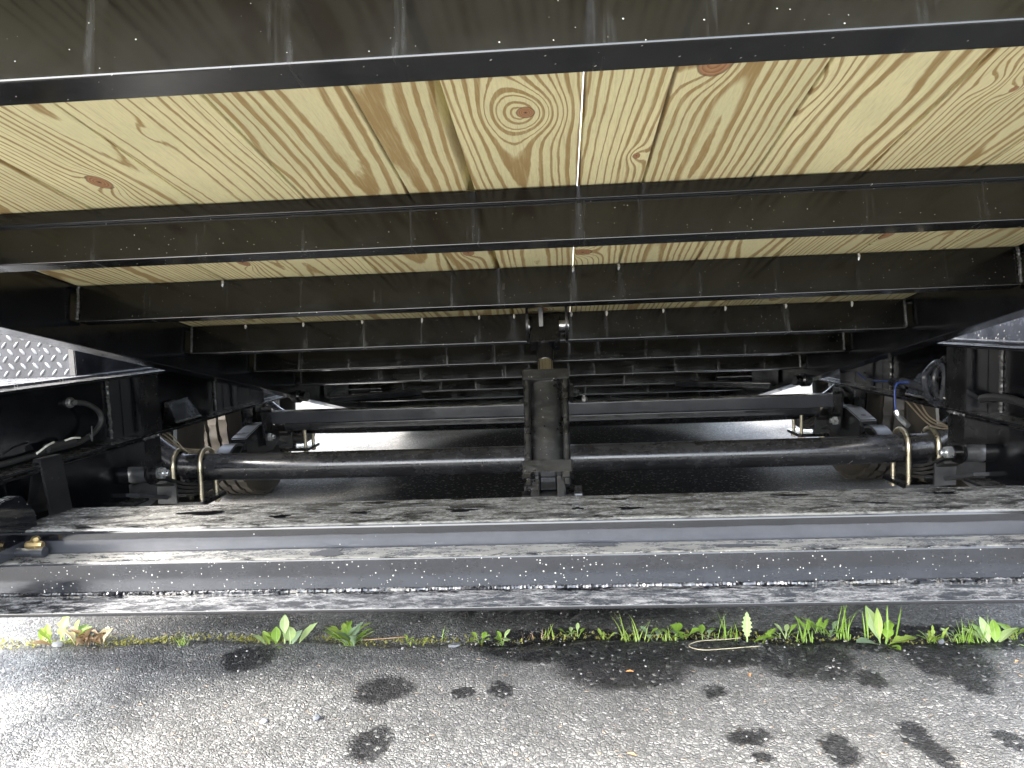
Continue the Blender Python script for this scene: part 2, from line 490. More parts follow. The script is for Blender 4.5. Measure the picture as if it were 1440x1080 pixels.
def asphalt():
    t = NT('asphalt')
    pos = t.geo('Position')
    p2 = t.vec('MULTIPLY', pos, (1, 1, 0))
    # wet patches with ragged edges, plus shade painted under the trailer
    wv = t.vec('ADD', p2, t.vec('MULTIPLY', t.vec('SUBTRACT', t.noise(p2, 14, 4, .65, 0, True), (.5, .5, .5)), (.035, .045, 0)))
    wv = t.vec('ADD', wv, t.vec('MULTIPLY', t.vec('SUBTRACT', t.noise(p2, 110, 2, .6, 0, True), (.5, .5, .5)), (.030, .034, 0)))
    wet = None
    for (x, y, a, b) in WET_SHADE:
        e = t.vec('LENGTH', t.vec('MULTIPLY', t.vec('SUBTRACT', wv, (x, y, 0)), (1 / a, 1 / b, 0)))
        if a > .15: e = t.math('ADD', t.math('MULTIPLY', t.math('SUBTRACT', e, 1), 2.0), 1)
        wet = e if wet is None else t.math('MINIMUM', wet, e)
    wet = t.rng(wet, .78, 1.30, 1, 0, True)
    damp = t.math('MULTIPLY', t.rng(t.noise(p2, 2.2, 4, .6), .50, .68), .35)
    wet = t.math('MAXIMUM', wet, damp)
    # stones of the mix
    st = t.vec('ADD', p2, t.vec('MULTIPLY', t.vec('SUBTRACT', t.noise(p2, 90, 2, .5, 0, True), (.5, .5, .5)), (.004, .004, 0)))
    cellc = t.vor(st, 150, 'F1', 'Color')
    cd = t.vor(st, 150, 'F1')
    edge = t.vor(st, 150, 'DISTANCE_TO_EDGE')
    fine = t.math('ADD', t.math('MULTIPLY', t.noise(p2, 420, 4, .7), .6), t.math('MULTIPLY', t.rng(t.vor(p2, 420), 0, .7, 1, 0), .4))
    s = t.sep(cellc)
    stone = t.ramp(s[0], [(0, (.115, .115, .115)), (.35, (.155, .154, .150)), (.7, (.19, .188, .182)), (.92, (.235, .232, .222)), (1, (.33, .325, .31))])
    stone = t.mix(t.rng(s[1], .988, .992), stone, (.30, .24, .18))
    stone = t.mix(t.rng(fine, .35, .7, .0, .55), stone, (.05, .05, .05))
    c = t.mix(t.rng(edge, .01, .10), (.046, .046, .046), stone)
    c = t.mix(t.rng(t.noise(p2, 1.1, 4), .35, .7, 0, .35), c, (.13, .125, .115))
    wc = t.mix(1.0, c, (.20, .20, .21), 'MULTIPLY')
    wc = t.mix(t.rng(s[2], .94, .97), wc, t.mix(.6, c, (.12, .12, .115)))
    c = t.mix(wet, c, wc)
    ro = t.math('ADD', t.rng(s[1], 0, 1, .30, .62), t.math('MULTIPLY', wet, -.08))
    t.set(Base_Color=c, Roughness=ro)
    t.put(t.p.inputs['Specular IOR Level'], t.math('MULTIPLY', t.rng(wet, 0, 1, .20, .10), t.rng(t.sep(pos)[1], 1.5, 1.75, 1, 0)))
    h = t.math('ADD', t.math('MULTIPLY', t.math('SMOOTH_MIN', edge, .35, .2), t.rng(s[1], 0, 1, .5, 1.6)), t.math('MULTIPLY', fine, .5))
    h = t.math('ADD', h, t.math('MULTIPLY', t.vec('DOT_PRODUCT', t.vec('SUBTRACT', cellc, (.5, .5, .5)), t.vec('SCALE', t.vec('SUBTRACT', st, t.vor(st, 150, 'F1', 'Position')), 60.0)), .9))
    t.bump(h, 1.0, .0042)
    return t.m


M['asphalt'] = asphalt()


def build_ground():
    rnd = np.random.default_rng(3)
    xs = np.concatenate([[-400, -60, -15, -5, -3, -2], np.arange(-1.5, 1.5001, .012), [2, 3, 5, 15, 60, 400]])
    ys = np.concatenate([[-400, -60, -15, -4, -1, 0, .5, .8], np.arange(.98, 1.9, .012), [2.1, 2.4, 2.8, 3.3, 4, 5, 6.5, 9, 15, 60, 400]])
    X, Y = np.meshgrid(xs, ys)
    near = (np.abs(X) < 1.45) & (Y > 1.0) & (Y < 1.88)
    Z = np.zeros_like(X)
    for k in range(7):
        a = rnd.uniform(0, PI); f = rnd.uniform(20, 90)
        Z += .0006 * np.sin((X * np.cos(a) + Y * np.sin(a)) * f + rnd.uniform(0, 6)) * near
    Z += rnd.normal(0, .0009, Z.shape) * near
    seam = 1.525 - .018 * X + .012 * np.sin(X * 7) + .006 * np.sin(X * 23)
    Z -= .011 * np.exp(-((Y - seam) / .022) ** 2) * near
    ny, nx = X.shape
    v = np.stack([X, Y, Z], -1).reshape(-1, 3)
    idx = np.arange(ny * nx).reshape(ny, nx)
    f = np.stack([idx[:-1, :-1], idx[:-1, 1:], idx[1:, 1:], idx[1:, :-1]], -1).reshape(-1, 4)
    me = bpy.data.meshes.new('asphalt_ground')
    me.from_pydata(v.tolist(), [], f.tolist())
    me.shade_smooth()
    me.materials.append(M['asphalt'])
    o = bpy.data.objects.new('asphalt_ground', me)
    link(o, None, (0, 0, 0))
    props(o, 'coarse grey asphalt with dark wet patches in front of the trailer and painted shade under it', kind='structure')


build_ground()

# ------------------------------------------------------------------ the trailer
TR = empty('tilt_deck_trailer', (0, 2.54, 0), label='black steel equipment trailer with its pine plank deck tilted up, seen from below', cat='trailer')
TH, HB = 0.1832, 0.9569
CT, ST = math.cos(TH), math.sin(TH)


def deck(p):
    x, q, n = p
    return Vector((x, q * CT + n * ST, HB - q * ST + n * CT))


# ---- planks
Q0, Q1 = 0.36, 4.95
PL = 0.0727
# (u0 pith offset, depth, ring width, knots in (x, q), seed, brown share)
PK = [
    (-.90, .05, .0080, [], 1, .54),
    (-.72, .035, .0072, [(-.655, .70, .02, .05, .02, .4)], 2, .56),
    (-.47, .045, .0078, [(-.531, .958, .020, .036, .022, .62), (-.515, 1.36, .02, .05, .02, .5)], 3, .58),
    (-.40, .06, .0105, [(-.395, .83, .01, .03, .006, .0001)], 4, .62),
    (-.20, .035, .0110, [(-.29, .91, .012, .05, -.008, .0001)], 5, .44),
    (-.145, .04, .0112, [(-.105, 1.36, .02, .04, .02, .5)], 6, .42),
    (.012, .030, .0100, [(.022, .828, .036, .050, -.050, .26), (.015, 1.9, .03, .05, .04, .4)], 7.4, .46),
    (.06, .03, .0098, [(.152, .959, .012, .024, .016, .36), (.098, 1.387, .028, .03, .03, .6)], 8, .56),
    (.235, .028, .0108, [(.205, .742, .030, .05, .035, .55)], 9, .48),
    (.40, .05, .0125, [(.318, .80, .02, .06, .02, .0001)], 10, .48),
    (.57, .04, .0070, [(.527, .835, .012, .022, .016, .30), (.497, .818, .014, .03, .014, .0001)], 11, .50),
    (.72, .04, .0064, [(.61, 1.36, .03, .05, .03, .6)], 12, .52),
    (.83, .05, .0080, [], 13, .55),
]
for i in range(13):
    a, b = GAPS[i], GAPS[i + 1]
    g = .0016
    x0, x1 = a + g, b - g
    dz = random.Random(i).uniform(0, .0015)
    mb = MB(deck)
    nq = 12
    prof = rounded([(x0, PL + dz), (x1, PL + dz), (x1, PL + .038), (x0, PL + .038)], .003, 2)
    if i == 5:      # waney right edge
        prof = rounded([(x0, PL + dz), (x1 - .008, PL + dz), (x1 - .006, PL + .012), (x1, PL + .026), (x1, PL + .038), (x0, PL + .038)], .0015, 2)
    mb.prism(prof, (0, Q0, 0), (1, 0, 0), (0, 0, 1), (0, 1, 0), Q1 - Q0, nq)
    raw = list(mb.v)
    u0, dp, rw, kn, sd_, br = PK[i]
    o = mb.build('plank', wood('pine_plank_%d' % i, u0, dp, rw, kn, sd_, [.97, .93, 1.03, .99, .92, .88, .95, 1.02, .95, 1.03, .93, .97, .92][i], br), TR)
    me = o.data
    uvl = me.uv_layers.new(name='UVMap')
    c = WORLD_O[o]
    for lp in me.loops:
        w = me.vertices[lp.vertex_index].co + c
        q = w.y * CT - (w.z - HB) * ST
        uvl.data[lp.index].uv = (w.x, q)

# ---- deck cross-members: 3 inch channels, web to the front
CMQ = [0.5734, 1.0577, 1.4733, 1.9366, 2.3436, 2.76, 3.18, 3.60, 4.02, 4.45]
C3 = rounded([(0, 0), (.0375, 0), (.0375, .0055), (.0055, .0065), (.0055, .066), (.0375, .067), (.0375, .0725), (0, .0725)], .0022, 2)


def bead(p0, p1, r, n, rnd, tf=None):
    p0, p1 = Vector(p0), Vector(p1)
    mb = MB(tf)
    L = (p1 - p0).length
    k = max(6, int(L / .0028))
    path, rs = [], []
    for i in range(k + 1):
        t = i / k
        path.append(p0.lerp(p1, t) + Vector([rnd.uniform(-1, 1) * r * .25 for _ in range(3)]))
        rs.append(r * (.75 + .35 * (i % 2) + rnd.uniform(-.15, .15)))
    mb.tube(path, rs, n)
    return mb


R = random.Random(5)
cms = []
for i, q in enumerate(CMQ):
    mb = MB(deck)
    mb.prism(C3, (-.898, q, 0), (0, 1, 0), (0, 0, 1), (1, 0, 0), 1.796, 4)
    o = mb.build('deck_crossmember', M['web'], TR)
    cms.append(o)
    if 1 <= i <= 6:
        for s in (-1, 1):
            bead((s * .8965, q - .003, .004), (s * .8965, q - .003, .070), .0032, 6, R, deck).build('weld_bead', M['weld'], o)
    if i == 1:
        MB(deck).prism(rounded([(-.010, .0535), (-.0002, .0535), (-.0002, .0722), (-.010, .0722)], .002), (-.897, q, 0), (0, 1, 0), (0, 0, 1), (1, 0, 0), 1.794, 4).build('edge_strip', M['black'], o)
    if i in (2, 3, 4):
        drop = None
        for g in GAPS[1:-1]:
            if i == 2 and R.random() < .55: continue
            p = (g + R.uniform(-.003, .003), q - .0025, .066)
            if drop is None or True:
                d = MB(deck); L = R.uniform(.003, .006)
                d.tube([(p[0], p[1], p[2] + .005), (p[0] + .001, p[1], p[2]), (p[0], p[1], p[2] - L), (p[0], p[1] + .001, p[2] - L * 1.5)], [.0022, .003, .0022, .0008], 7)
                d.build('water_drip', M['wire_white'] if i == 3 else M['zinc'], o)
# marker bracket and amber reflector at the left end of the third cross-member
MB(deck).box((-.895, 1.035, -.008), (-.850, 1.055, -.0005)).build('amber_reflector', M['orange'], cms[1], .002)

# ---- deck side rails (6 inch channel, flanges outwards) and front header
for s in (-1, 1):
    pr = rounded([(.908, -.043), (.958, -.043), (.958, -.036), (.915, -.036), (.915, .104), (.958, .104), (.958, .111), (.908, .111)], .002)
    pr = [(x * s, y) for x, y in pr]
    MB(deck).prism(pr, (0, Q0 - .03, 0), (1, 0, 0), (0, 0, 1), (0, 1, 0), Q1 - Q0 + .03, 10).build('deck_side_rail', M['black'], TR)

# ---- fixed frame rails: 6 inch channel, open inwards
ZB, ZT = .4064, .556
rails = {}
for s in (-1, 1):
    pr = rounded([(.9905, ZB - .007), (1.048, ZB - .007), (1.048, ZT + .007), (.9905, ZT + .007), (.9905, ZT), (1.041, ZT), (1.041, ZB), (.9905, ZB)], .002)
    pr = [(x * s, y) for x, y in pr]
    o = MB().prism(pr, (0, .9, 0), (1, 0, 0), (0, 0, 1), (0, 1, 0), 3.2, 6).build('frame_rail', M['rail'], TR)
    rails[s] = o
    for y in (1.815, 1.907, 2.386, 2.60):
        MB().box((min(s * .993, s * 1.0405), y - .003, ZB + .0005), (max(s * .993, s * 1.0405), y + .003, ZT - .0005)).build('stiffener', M['rail'], o, .0012)
    MB().box((min(s * .9925, s * .9955), 1.8185, ZB + .001), (max(s * .9925, s * .9955), 1.9035, ZT - .001)).build('stiffener_cover', M['dull'], o, .001)
    bead((s * 1.038, 1.755, ZB + .004), (s * 1.038, 1.755, ZT - .006), .0045, 6, R).build('weld_bead', M['weld'], o)
    bead((s * 1.038, 2.32, ZB + .004), (s * 1.038, 2.32, ZT - .006), .0035, 6, R).build('weld_bead', M['weld'], o)
    # bent plate leaning on the lower flange
    y0, y1, ysh = 1.99, 2.14, .02
    g = MB()
    g.add([(s * .998, y0, ZB + .012), (s * .998, y1, ZB + .012), (s * 1.03, y1 - .01, ZB + .066), (s * 1.03, y0 + .02, ZB + .066),
           (s * 1.036, y0, ZB + .012), (s * 1.036, y1, ZB + .012), (s * 1.038, y1 - .01, ZB + .066), (s * 1.038, y0 + .02, ZB + .066)],
          [(0, 1, 2, 3), (7, 6, 5, 4), (0, 3, 7, 4), (1, 5, 6, 2), (3, 2, 6, 7), (0, 4, 5, 1)] if s < 0 else
          [(3, 2, 1, 0), (4, 5, 6, 7), (4, 7, 3, 0), (2, 6, 5, 1), (7, 6, 2, 3), (1, 5, 4, 0)])
    o2 = g.build('gusset_box', M['dull'], o, .002)
    bead((s * .999, y0 + .005, ZB + .011), (s * .999, y1 - .004, ZB + .011), .003, 6, R).build('weld_bead', M['weld'], o)
    # lower rail ahead of the springs
    pr = rounded([(.9905, .243), (1.047, .243), (1.047, .3985), (.9905, .3985), (.9905, .392), (1.040, .392), (1.040, .2495), (.9905, .2495)], .002)
    pr = [(x * s, y) for x, y in pr]
    MB().prism(pr, (0, .9, 0), (1, 0, 0), (0, 0, 1), (0, 1, 0), .915, 3).build('lower_rail', M['rail'], TR)

# ---- front cross beam: rear tube, front tube, bottom plate
fb = MB().prism(rounded([(1.3225, .190), (1.505, .190), (1.505, .304), (1.3225, .304)], .009, 4), (-.985, 0, 0), (0, 1, 0), (0, 0, 1), (1, 0, 0), 1.97, 24).build('front_beam', M['dusty'], TR)
MB().prism(rounded([(1.261, .2018), (1.3215, .2018), (1.3215, .261), (1.261, .261)], .006, 4), (-1.30, 0, 0), (0, 1, 0), (0, 0, 1), (1, 0, 0), 2.6, 24).build('front_tube', M['dusty_specked'], fb)
MB().prism(rounded([(1.180, .194), (1.3218, .194), (1.3218, .2012), (1.180, .2012)], .002), (-1.30, 0, 0), (0, 1, 0), (0, 0, 1), (1, 0, 0), 2.6, 24).build('bottom_plate', M['flange'], fb)
bead((-1.29, 1.2595, .2030), (1.29, 1.2595, .2030), .0036, 6, R).build('weld_bead', M['flange'], fb)
PZ = {'p': NT('puddle_water')}
PZ['p'].set(Base_Color=(.004, .004, .0045), Roughness=.03)
M['puddle'] = PZ['p'].m
RP = random.Random(4)
for (x, y, a, b, z) in [(-.66, 1.425, .050, .014, .304), (-.49, 1.385, .017, .012, .304), (-.338, 1.40, .018, .010, .304), (-.325, 1.475, .024, .008, .304), (-.235, 1.462, .014, .006, .304), (-.145, 1.40, .028, .012, .304), (-.16, 1.49, .016, .006, .304),
                        (.075, 1.395, .011, .008, .304), (.170, 1.388, .024, .010, .304), (.155, 1.46, .022, .007, .304), (.485, 1.46, .036, .008, .304), (.62, 1.385, .016, .006, .304), (.76, 1.45, .03, .01, .304),
                        (-.37, 1.290, .026, .022, .261), (.11, 1.305, .030, .010, .261), (.35, 1.285, .05, .008, .261)]:
    pts = []
    for k in range(22):
        w = 2 * PI * k / 22
        q = 1 + .22 * math.sin(3 * w + x * 40) + .14 * math.sin(5 * w + y * 90) + RP.uniform(-.1, .1)
        pts.append((a * q * math.cos(w), b * q * math.sin(w)))
    MB().prism(pts, (x, y, z + .0002), (1, 0, 0), (0, 1, 0), (0, 0, 1), .0006).build('water_puddle', M['puddle'], fb)
# bent V bracket standing on its left end
vb = MB()
vb.prism([(-.030, 0), (-.024, 0), (.001, .108), (.008, .108), (.020, 0), (.026, 0), (.012, .116), (-.003, .116)], (-1.0, 1.43, .3045), (1, .0, 0), (0, 0, 1), (.15, 1, 0), .055)
vb.build('bent_bracket', M['tail'], fb, .001)
# end plate with a rounded top on the left
ep = MB()
ep.prism(rounded([(1.20, .262), (1.36, .262), (1.36, .33), (1.325, .372), (1.27, .372), (1.20, .30)], .012, 3), (-.975, 0, 0), (0, 1, 0), (0, 0, 1), (1, 0, 0), .022)
ep.build('end_plate', M['dusty'], fb, .002)
# pipe and brass fitting
MB().lathe([(.006, 0), (.0085, .002), (.0085, .05), (.0105, .051), (.0105, .072), (.008, .073)], (-.972, 1.300, .270), (1, 0, 0), 16).build('pipe_stub', M['tube'], fb)
bf = MB().lathe([(.010, 0), (.010, .006), (.007, .008), (.007, .014), (.009, .015), (.006, .020)], (-.915, 1.300, .279), (0, -.1, 1), 6)
bf.lathe([(.006, -.016), (.008, -.01), (.008, .01), (.006, .016)], (-.917, 1.298, .284), (1, 0, 0), 8).build('brass_fitting', M['brass'], fb)

# ---- hydraulic cylinder
CA, CB = Vector((.017, 1.66, .270)), Vector((.017, 1.885, .643))
ax = (CB - CA).normalized()
bx = Vector((1, 0, 0)); cx_ = bx.cross(ax)
CL = (CB - CA).length
HC = MB()


def cy(b, c, a):
    return CA + bx * b + cx_ * c + ax * a


def cybox(mb, b0, b1, c0, c1, a0, a1, r=.004):
    pr = rounded([(b0, c0), (b1, c0), (b1, c1), (b0, c1)], r, 3)
    mb.prism(pr, CA + ax * a0, bx, cx_, ax, a1 - a0)
    return mb


cyl = MB().lathe([(.047, .063), (.047, .261)], CA, ax, 36).build('hydraulic_cylinder', M['cyl'], TR)
cybox(MB(), -.0565, .0565, -.053, .053, .035, .0628, .006).build('end_cap', M['cyl'], cyl, .002)
cybox(MB(), -.0545, .0545, -.053, .053, .2612, .288, .006).build('end_cap', M['cyl'], cyl, .002)
for b in (-1, 1):
    cybox(MB(), b * .036 - .014, b * .036 + .014, -.050, -.022, .2882, .2935, .003).build('cap_lug', M['cyl'], cyl, .0015)
cybox(MB(), .0548, .064, -.030, .004, .238, .272, .004).build('port_boss', M['cyl'], cyl, .002)
MB().lathe([(.010, 0), (.010, .008), (.007, .009), (.007, .014)], cy(.0642, -.012, .255), bx, 8).build('port_fitting', M['cyl'], cyl)
for b in (-1, 1):
    for c in (-1, 1):
        MB().lathe([(.0080, .063), (.0080, .261)], cy(b * .0435, c * .042, 0), ax, 12).build('tie_rod', M['cyl'], cyl)
        MB().lathe([(.0125, .021), (.0145, .0225), (.0145, .033), (.013, .0348)], cy(b * .0425, c * .040, 0), ax, 6).build('nut', M['cyl'], cyl)
        MB().lathe([(.0075, .008), (.0075, .021)], cy(b * .0425, c * .040, 0), ax, 10).build('stud', M['cyl'], cyl)
for b in (-1, 1):
    cybox(MB(), b * .029 - .010, b * .029 + .010, -.026, .026, -.035, .0348, .004).build('clevis_ear', M['cyl'], cyl, .002)
    MB().lathe([(.0034, 0), (.0034, .040)], cy(b * .0500, -.036, -.030), (0, -.12, 1), 8).build('cotter_pin', M['wire_white'], cyl)
cybox(MB(), -.019, .019, -.012, .018, .006, .034, .004).build('clevis_web', M['black'], cyl, .002)
MB().lathe([(.014, -.060), (.0155, -.058), (.0155, .066), (.014, .068)], cy(0, -.004, -.006), bx, 16).build('pivot_pin', M['dull'], cyl)
MB().lathe([(.021, .056), (.0225, .058), (.0225, .074), (.020, .076)], cy(0, -.004, -.002), bx, 16).build('pin_head', M['dull'], cyl)
# rod: bright lower part, black sleeve, clevis and pin
MB().lathe([(.0195, .288), (.0195, .335)], CA, ax, 24).build('piston_rod', M['chrome'], cyl)
MB().lathe([(.0210, .335), (.0210, .385)], CA, ax, 24).build('rod_sleeve', M['black'], cyl)
cybox(MB(), -.036, .036, -.024, .024, .378, .452, .005).build('rod_clevis', M['dull'], cyl, .002)
MB().lathe([(.0125, -.046), (.0125, .060)], CB, bx, 14).build('clevis_pin', M['zinc'], cyl)
for b in (-.0405, .0525):
    MB().lathe([(.018, 0), (.018, .003)], CB + bx * b, bx, 18).build('washer', M['zinc'], cyl)
# two ears welded under the cross-member, and the thin stop bar
for x in (-.040, .056):
    MB().prism(rounded([(1.862, .605), (1.917, .598), (1.905, .668), (1.850, .692), (1.846, .640)], .008), (x + .012, 0, 0), (0, 1, 0), (0, 0, 1), (1, 0, 0), .006).build('cylinder_ear', M['dull'], cms[3], .001)
MB().box((.004, 1.850, .642), (.014, 1.856, .696)).build('stop_bar', M['dull'], cms[3], .001)

# ---- hangers, springs, axles
for s in (-1, 1):
    # front hanger: folded plate with a bolt
    h = MB()
    pr = [(.990, 1.812), (1.064, 1.812), (1.064, 1.89), (1.058, 1.89), (1.058, 1.819), (.996, 1.819), (.996, 1.89), (.990, 1.89)]
    h.prism([(x * s, y) for x, y in pr], (0, 0, .330), (1, 0, 0), (0, 1, 0), (0, 0, 1), .0688)
    for xa, xb in ((.990, .996), (1.058, 1.064)):
        h.prism(rounded([(1.812, .3297), (1.89, .3297), (1.885, .290), (1.868, .278), (1.835, .278), (1.816, .29)], .006), (s * xa, 0, 0), (0, 1, 0), (0, 0, 1), (s, 0, 0), .006)
    ho = h.build('spring_hanger', M['dull'], TR, .0012)
    bead((s * .992, 1.814, .3985), (s * .992, 1.889, .3985), .004, 6, R).build('weld_bead', M['weld'], ho)
    MB().lathe([(.0085, 0), (.0085, .036), (.007, .038)], (s * .99, 1.85, .305), (-s, 0, 0), 12).build('hanger_bolt', M['zinc'], ho)
    MB().lathe([(.0145, .010), (.0155, .012), (.0155, .024), (.0135, .026)], (s * .99, 1.85, .305), (-s, 0, 0), 6).build('hex_nut', M['zinc'], ho)
    MB().lathe([(.017, .0), (.017, .010)], (s * .99, 1.85, .305), (-s, 0, 0), 14).build('bolt_collar', M['dull'], ho)
    # equalizer between the axles
    eqo = MB().prism(rounded([(2.385, .262), (2.44, .235), (2.62, .235), (2.68, .262), (2.68, .300), (2.60, .335), (2.50, .338), (2.385, .312)], .008), (s * 1.0 - .026, 0, 0), (0, 1, 0), (0, 0, 1), (1, 0, 0), .052).build('equalizer', M['tail'], TR, .003)
    MB().lathe([(.008, 0), (.008, .0012)], (s * 1.0, 2.425, .3205), (0, -.22, 1), 12).build('drain_hole', M['rubber'], eqo)
    for xa in (.962, 1.030):
        MB().prism(rounded([(2.49, .3985), (2.58, .3985), (2.56, .26), (2.51, .26)], .008), (s * xa - .003, 0, 0), (0, 1, 0), (0, 0, 1), (1, 0, 0), .006).build('equalizer_hanger', M['dull'], eqo, .001)
    MB().lathe([(.014, 0), (.014, .012), (.008, .013), (.008, .022)], (s * .958, 2.535, .29), (-s, 0, 0), 6).build('equalizer_bolt', M['bare'], eqo)


def leaf_pts(y0, z0, yc, zc, y1, z1, n=14):
    out = []
    for i in range(n + 1):
        t = i / n
        y = y0 + (y1 - y0) * t
        # quadratic through the three points
        L0 = (y - yc) * (y - y1) / ((y0 - yc) * (y0 - y1)); L1 = (y - y0) * (y - y1) / ((yc - y0) * (yc - y1)); L2 = (y - y0) * (y - yc) / ((y1 - y0) * (y1 - yc))
        out.append((y, z0 * L0 + zc * L1 + z1 * L2))
    return out


def axle(ya, eye, name_wheel):
    za = .2699
    rr = .0385
    path, rs = [], []
    for i in range(41):
        t = -1 + 2 * i / 40
        x = t * 1.16
        d = max(0, abs(x) - .78)
        path.append((x, ya, za + .006 * min(1, d / .3) + (.085 * max(0, (abs(x) - 1.06) / .1) if abs(x) > 1.06 else 0)))
        rs.append(rr)
    ao = MB().tube(path, rs, 32).build('axle', M['axle'], TR)
    for s in (-1, 1):
        sx = s * 1.008
        zc = za + .010
        # spring pack: stacked leaves
        w = .0225
        for k in range(4):
            ext = [1.0, .82, .6, .42][k]
            y0, y1 = ya - .24 * ext, ya + .30 * ext
            rise0 = .080 * ext ** 2; rise1 = .058 * ext ** 2
            zt = .231 - .0088 * k
            pts = leaf_pts(y0, zt + rise0, ya, zt, y1, zt + rise1)
            poly = [(y, z) for y, z in pts] + [(y, z - .0078) for y, z in reversed(pts)]
            MB().prism(poly, (sx - w, 0, 0), (0, 1, 0), (0, 0, 1), (1, 0, 0), 2 * w).build('spring_leaf', M['spring'], ao, .0009, 45)
        # eye of the main leaf and the curved tail
        MB().lathe([(.012, -w), (.024, -w), (.024, w), (.012, w)], (sx + s * .019, ya - .245, .305), (1, 0, 0), 20).build('spring_eye', M['spring_grey'], ao)
        tail = leaf_pts(ya + .16, .262, ya + .25, .300, ya + .345, .262, 8)
        MB().prism([(y, z) for y, z in tail] + [(y, z - .008) for y, z in reversed(tail)], (sx - w, 0, 0), (0, 1, 0), (0, 0, 1), (1, 0, 0), 2 * w).build('spring_tail', M['spring_grey'], ao, .0009, 45)
        # clip round the leaves
        MB().box((sx - w - .004, ya - .16, .205), (sx + w + .004, ya - .152, .262)).build('spring_clip', M['spring'], ao, .001)
        MB().prism([(ya - .295, .266), (ya - .15, .224), (ya - .15, .215), (ya - .295, .257)], (sx + s * .019 - w, 0, 0), (0, 1, 0), (0, 0, 1), (1, 0, 0), 2 * w).build('spring_wrap', M['spring_grey'], ao, .001)
        # seat and bottom plate
        MB().prism(rounded([(-.028, .0), (.028, .0), (.028, .034), (.020, .034), (.020, .012), (-.020, .012), (-.020, .034), (-.028, .034)], .002), (sx, ya - .032, .2315), (1, 0, 0), (0, 0, 1), (0, 1, 0), .064).build('axle_seat', M['dull'], ao, .001)
        MB().prism(rounded([(-.060, -.075), (.060, -.075), (.060, .075), (-.060, .075)], .012, 3), (sx, ya, .176), (1, 0, 0), (0, 1, 0), (0, 0, 1), .012).build('spring_plate', M['dull'], ao, .002)
        for dx in (-.039, .039):
            x = sx + dx
            ring = [(x, ya - .0465, .160), (x, ya - .0465, zc - .01)]
            for k in range(13):
                a = PI * k / 12
                ring.append((x, ya - .0465 * math.cos(a), zc + .0465 * math.sin(a)))
            ring += [(x, ya + .0465, zc - .01), (x, ya + .0465, .160)]
            MB().tube(ring, .0066, 12).build('u_bolt', M['gold'], ao)
            for dy in (-.0465, .0465):
                MB().lathe([(.0115, 0), (.0115, .011)], (x, ya + dy, .1645), (0, 0, 1), 6).build('nut', M['gold'], ao)
    return ao


YA, YB = 2.0936, 2.9826
AX1 = axle(YA, None, None)
AX2 = axle(YB, None, None)


# ---- wheels
def tyre_mesh():
    mb = MB()
    n = 120
    hw = .100
    prof = []          # (radius, offset, isTread)
    prof = [(.205, -.075, 0), (.225, -.092, 0), (.270, -.108, 0), (.315, -.108, 0), (.345, -.098, 0)]
    for a, b in ((-.092, -.062), (-.054, -.022), (-.014, .014), (.022, .054), (.062, .092)):
        prof += [(.352, a, 0), (.364, a + .0015, 1), (.365, b - .0015, 1), (.352, b, 0)]
    prof += [(.345, .098, 0), (.315, .108, 0), (.270, .108, 0), (.225, .092, 0), (.205, .075, 0)]
    v, f = [], []
    for j, (r, h, tr) in enumerate(prof):
        for k in range(n):
            w = 2 * PI * k / n
            ph = (k + int(h * 90)) % 5
            q = r - (.009 if (tr and ph == 0) else 0)
            v.append((h, q * math.cos(w), q * math.sin(w)))
    m_ = len(prof)
    for j in range(m_):
        jj = (j + 1) % m_
        for k in range(n):
            kk = (k + 1) % n
            f.append((j * n + k, j * n + kk, jj * n + kk, jj * n + k))
    mb.add(v, f)
    return mb


tproto = None
for ya in (YA, YB):
    for s in (-1, 1):
        c = Vector((s * 1.236, ya, .365))
        if tproto is None:
            mb = tyre_mesh()
            mb.v = [tuple(Vector(p) + c) for p in mb.v]
            w = mb.build('wheel', M['tyre'], TR, sharp=28, origin=c)
            tproto = w
            rm = MB().lathe([(.0, -.012), (.06, -.012), (.12, .0), (.165, .004), (.180, .05), (.206, .077), (.206, -.077), (.185, -.06), (.165, -.012), (.02, -.03)], c, (1, 0, 0), 36).build('rim', M['rim'], w, origin=c)
            dr = MB().lathe([(.05, -.11), (.13, -.105), (.135, -.06), (.13, -.03), (.02, -.03)], c, (1, 0, 0) if s > 0 else (1, 0, 0), 30)
            dr.v = [(2 * c.x - p[0] if False else p[0], p[1], p[2]) for p in dr.v]
            d0 = dr.build('brake_drum', M['dull'], w, origin=c)
            d0.scale = (-1, 1, 1)
        else:
            w = dup(tproto, TR, c)
            dup(rm, w, c)
            d1 = dup(d0, w, c)
            d1.scale = (-1, 1, 1) if s < 0 else (1, 1, 1)

# ---- rear frame cross-member (between the axles)
rc = MB().prism(rounded([(2.60, .326), (2.65, .326), (2.65, .371), (2.60, .371)], .005, 3), (-.985, 0, 0), (0, 1, 0), (0, 0, 1), (1, 0, 0), 1.97, 6).build('frame_crossmember', M['tube'], TR)
MB().prism(rounded([(2.615, .300), (2.70, .300), (2.70, .3255), (2.615, .3255)], .004, 3), (-.93, 0, 0), (0, 1, 0), (0, 0, 1), (1, 0, 0), 1.86, 6).build('lower_bar', M['black'], rc)
for x in (.065, .135):
    MB().lathe([(.011, 0), (.011, .012), (.006, .013), (.006, .02)], (x, 2.63, .371), (0, 0, 1), 6).build('bolt_head', M['weld'], rc)
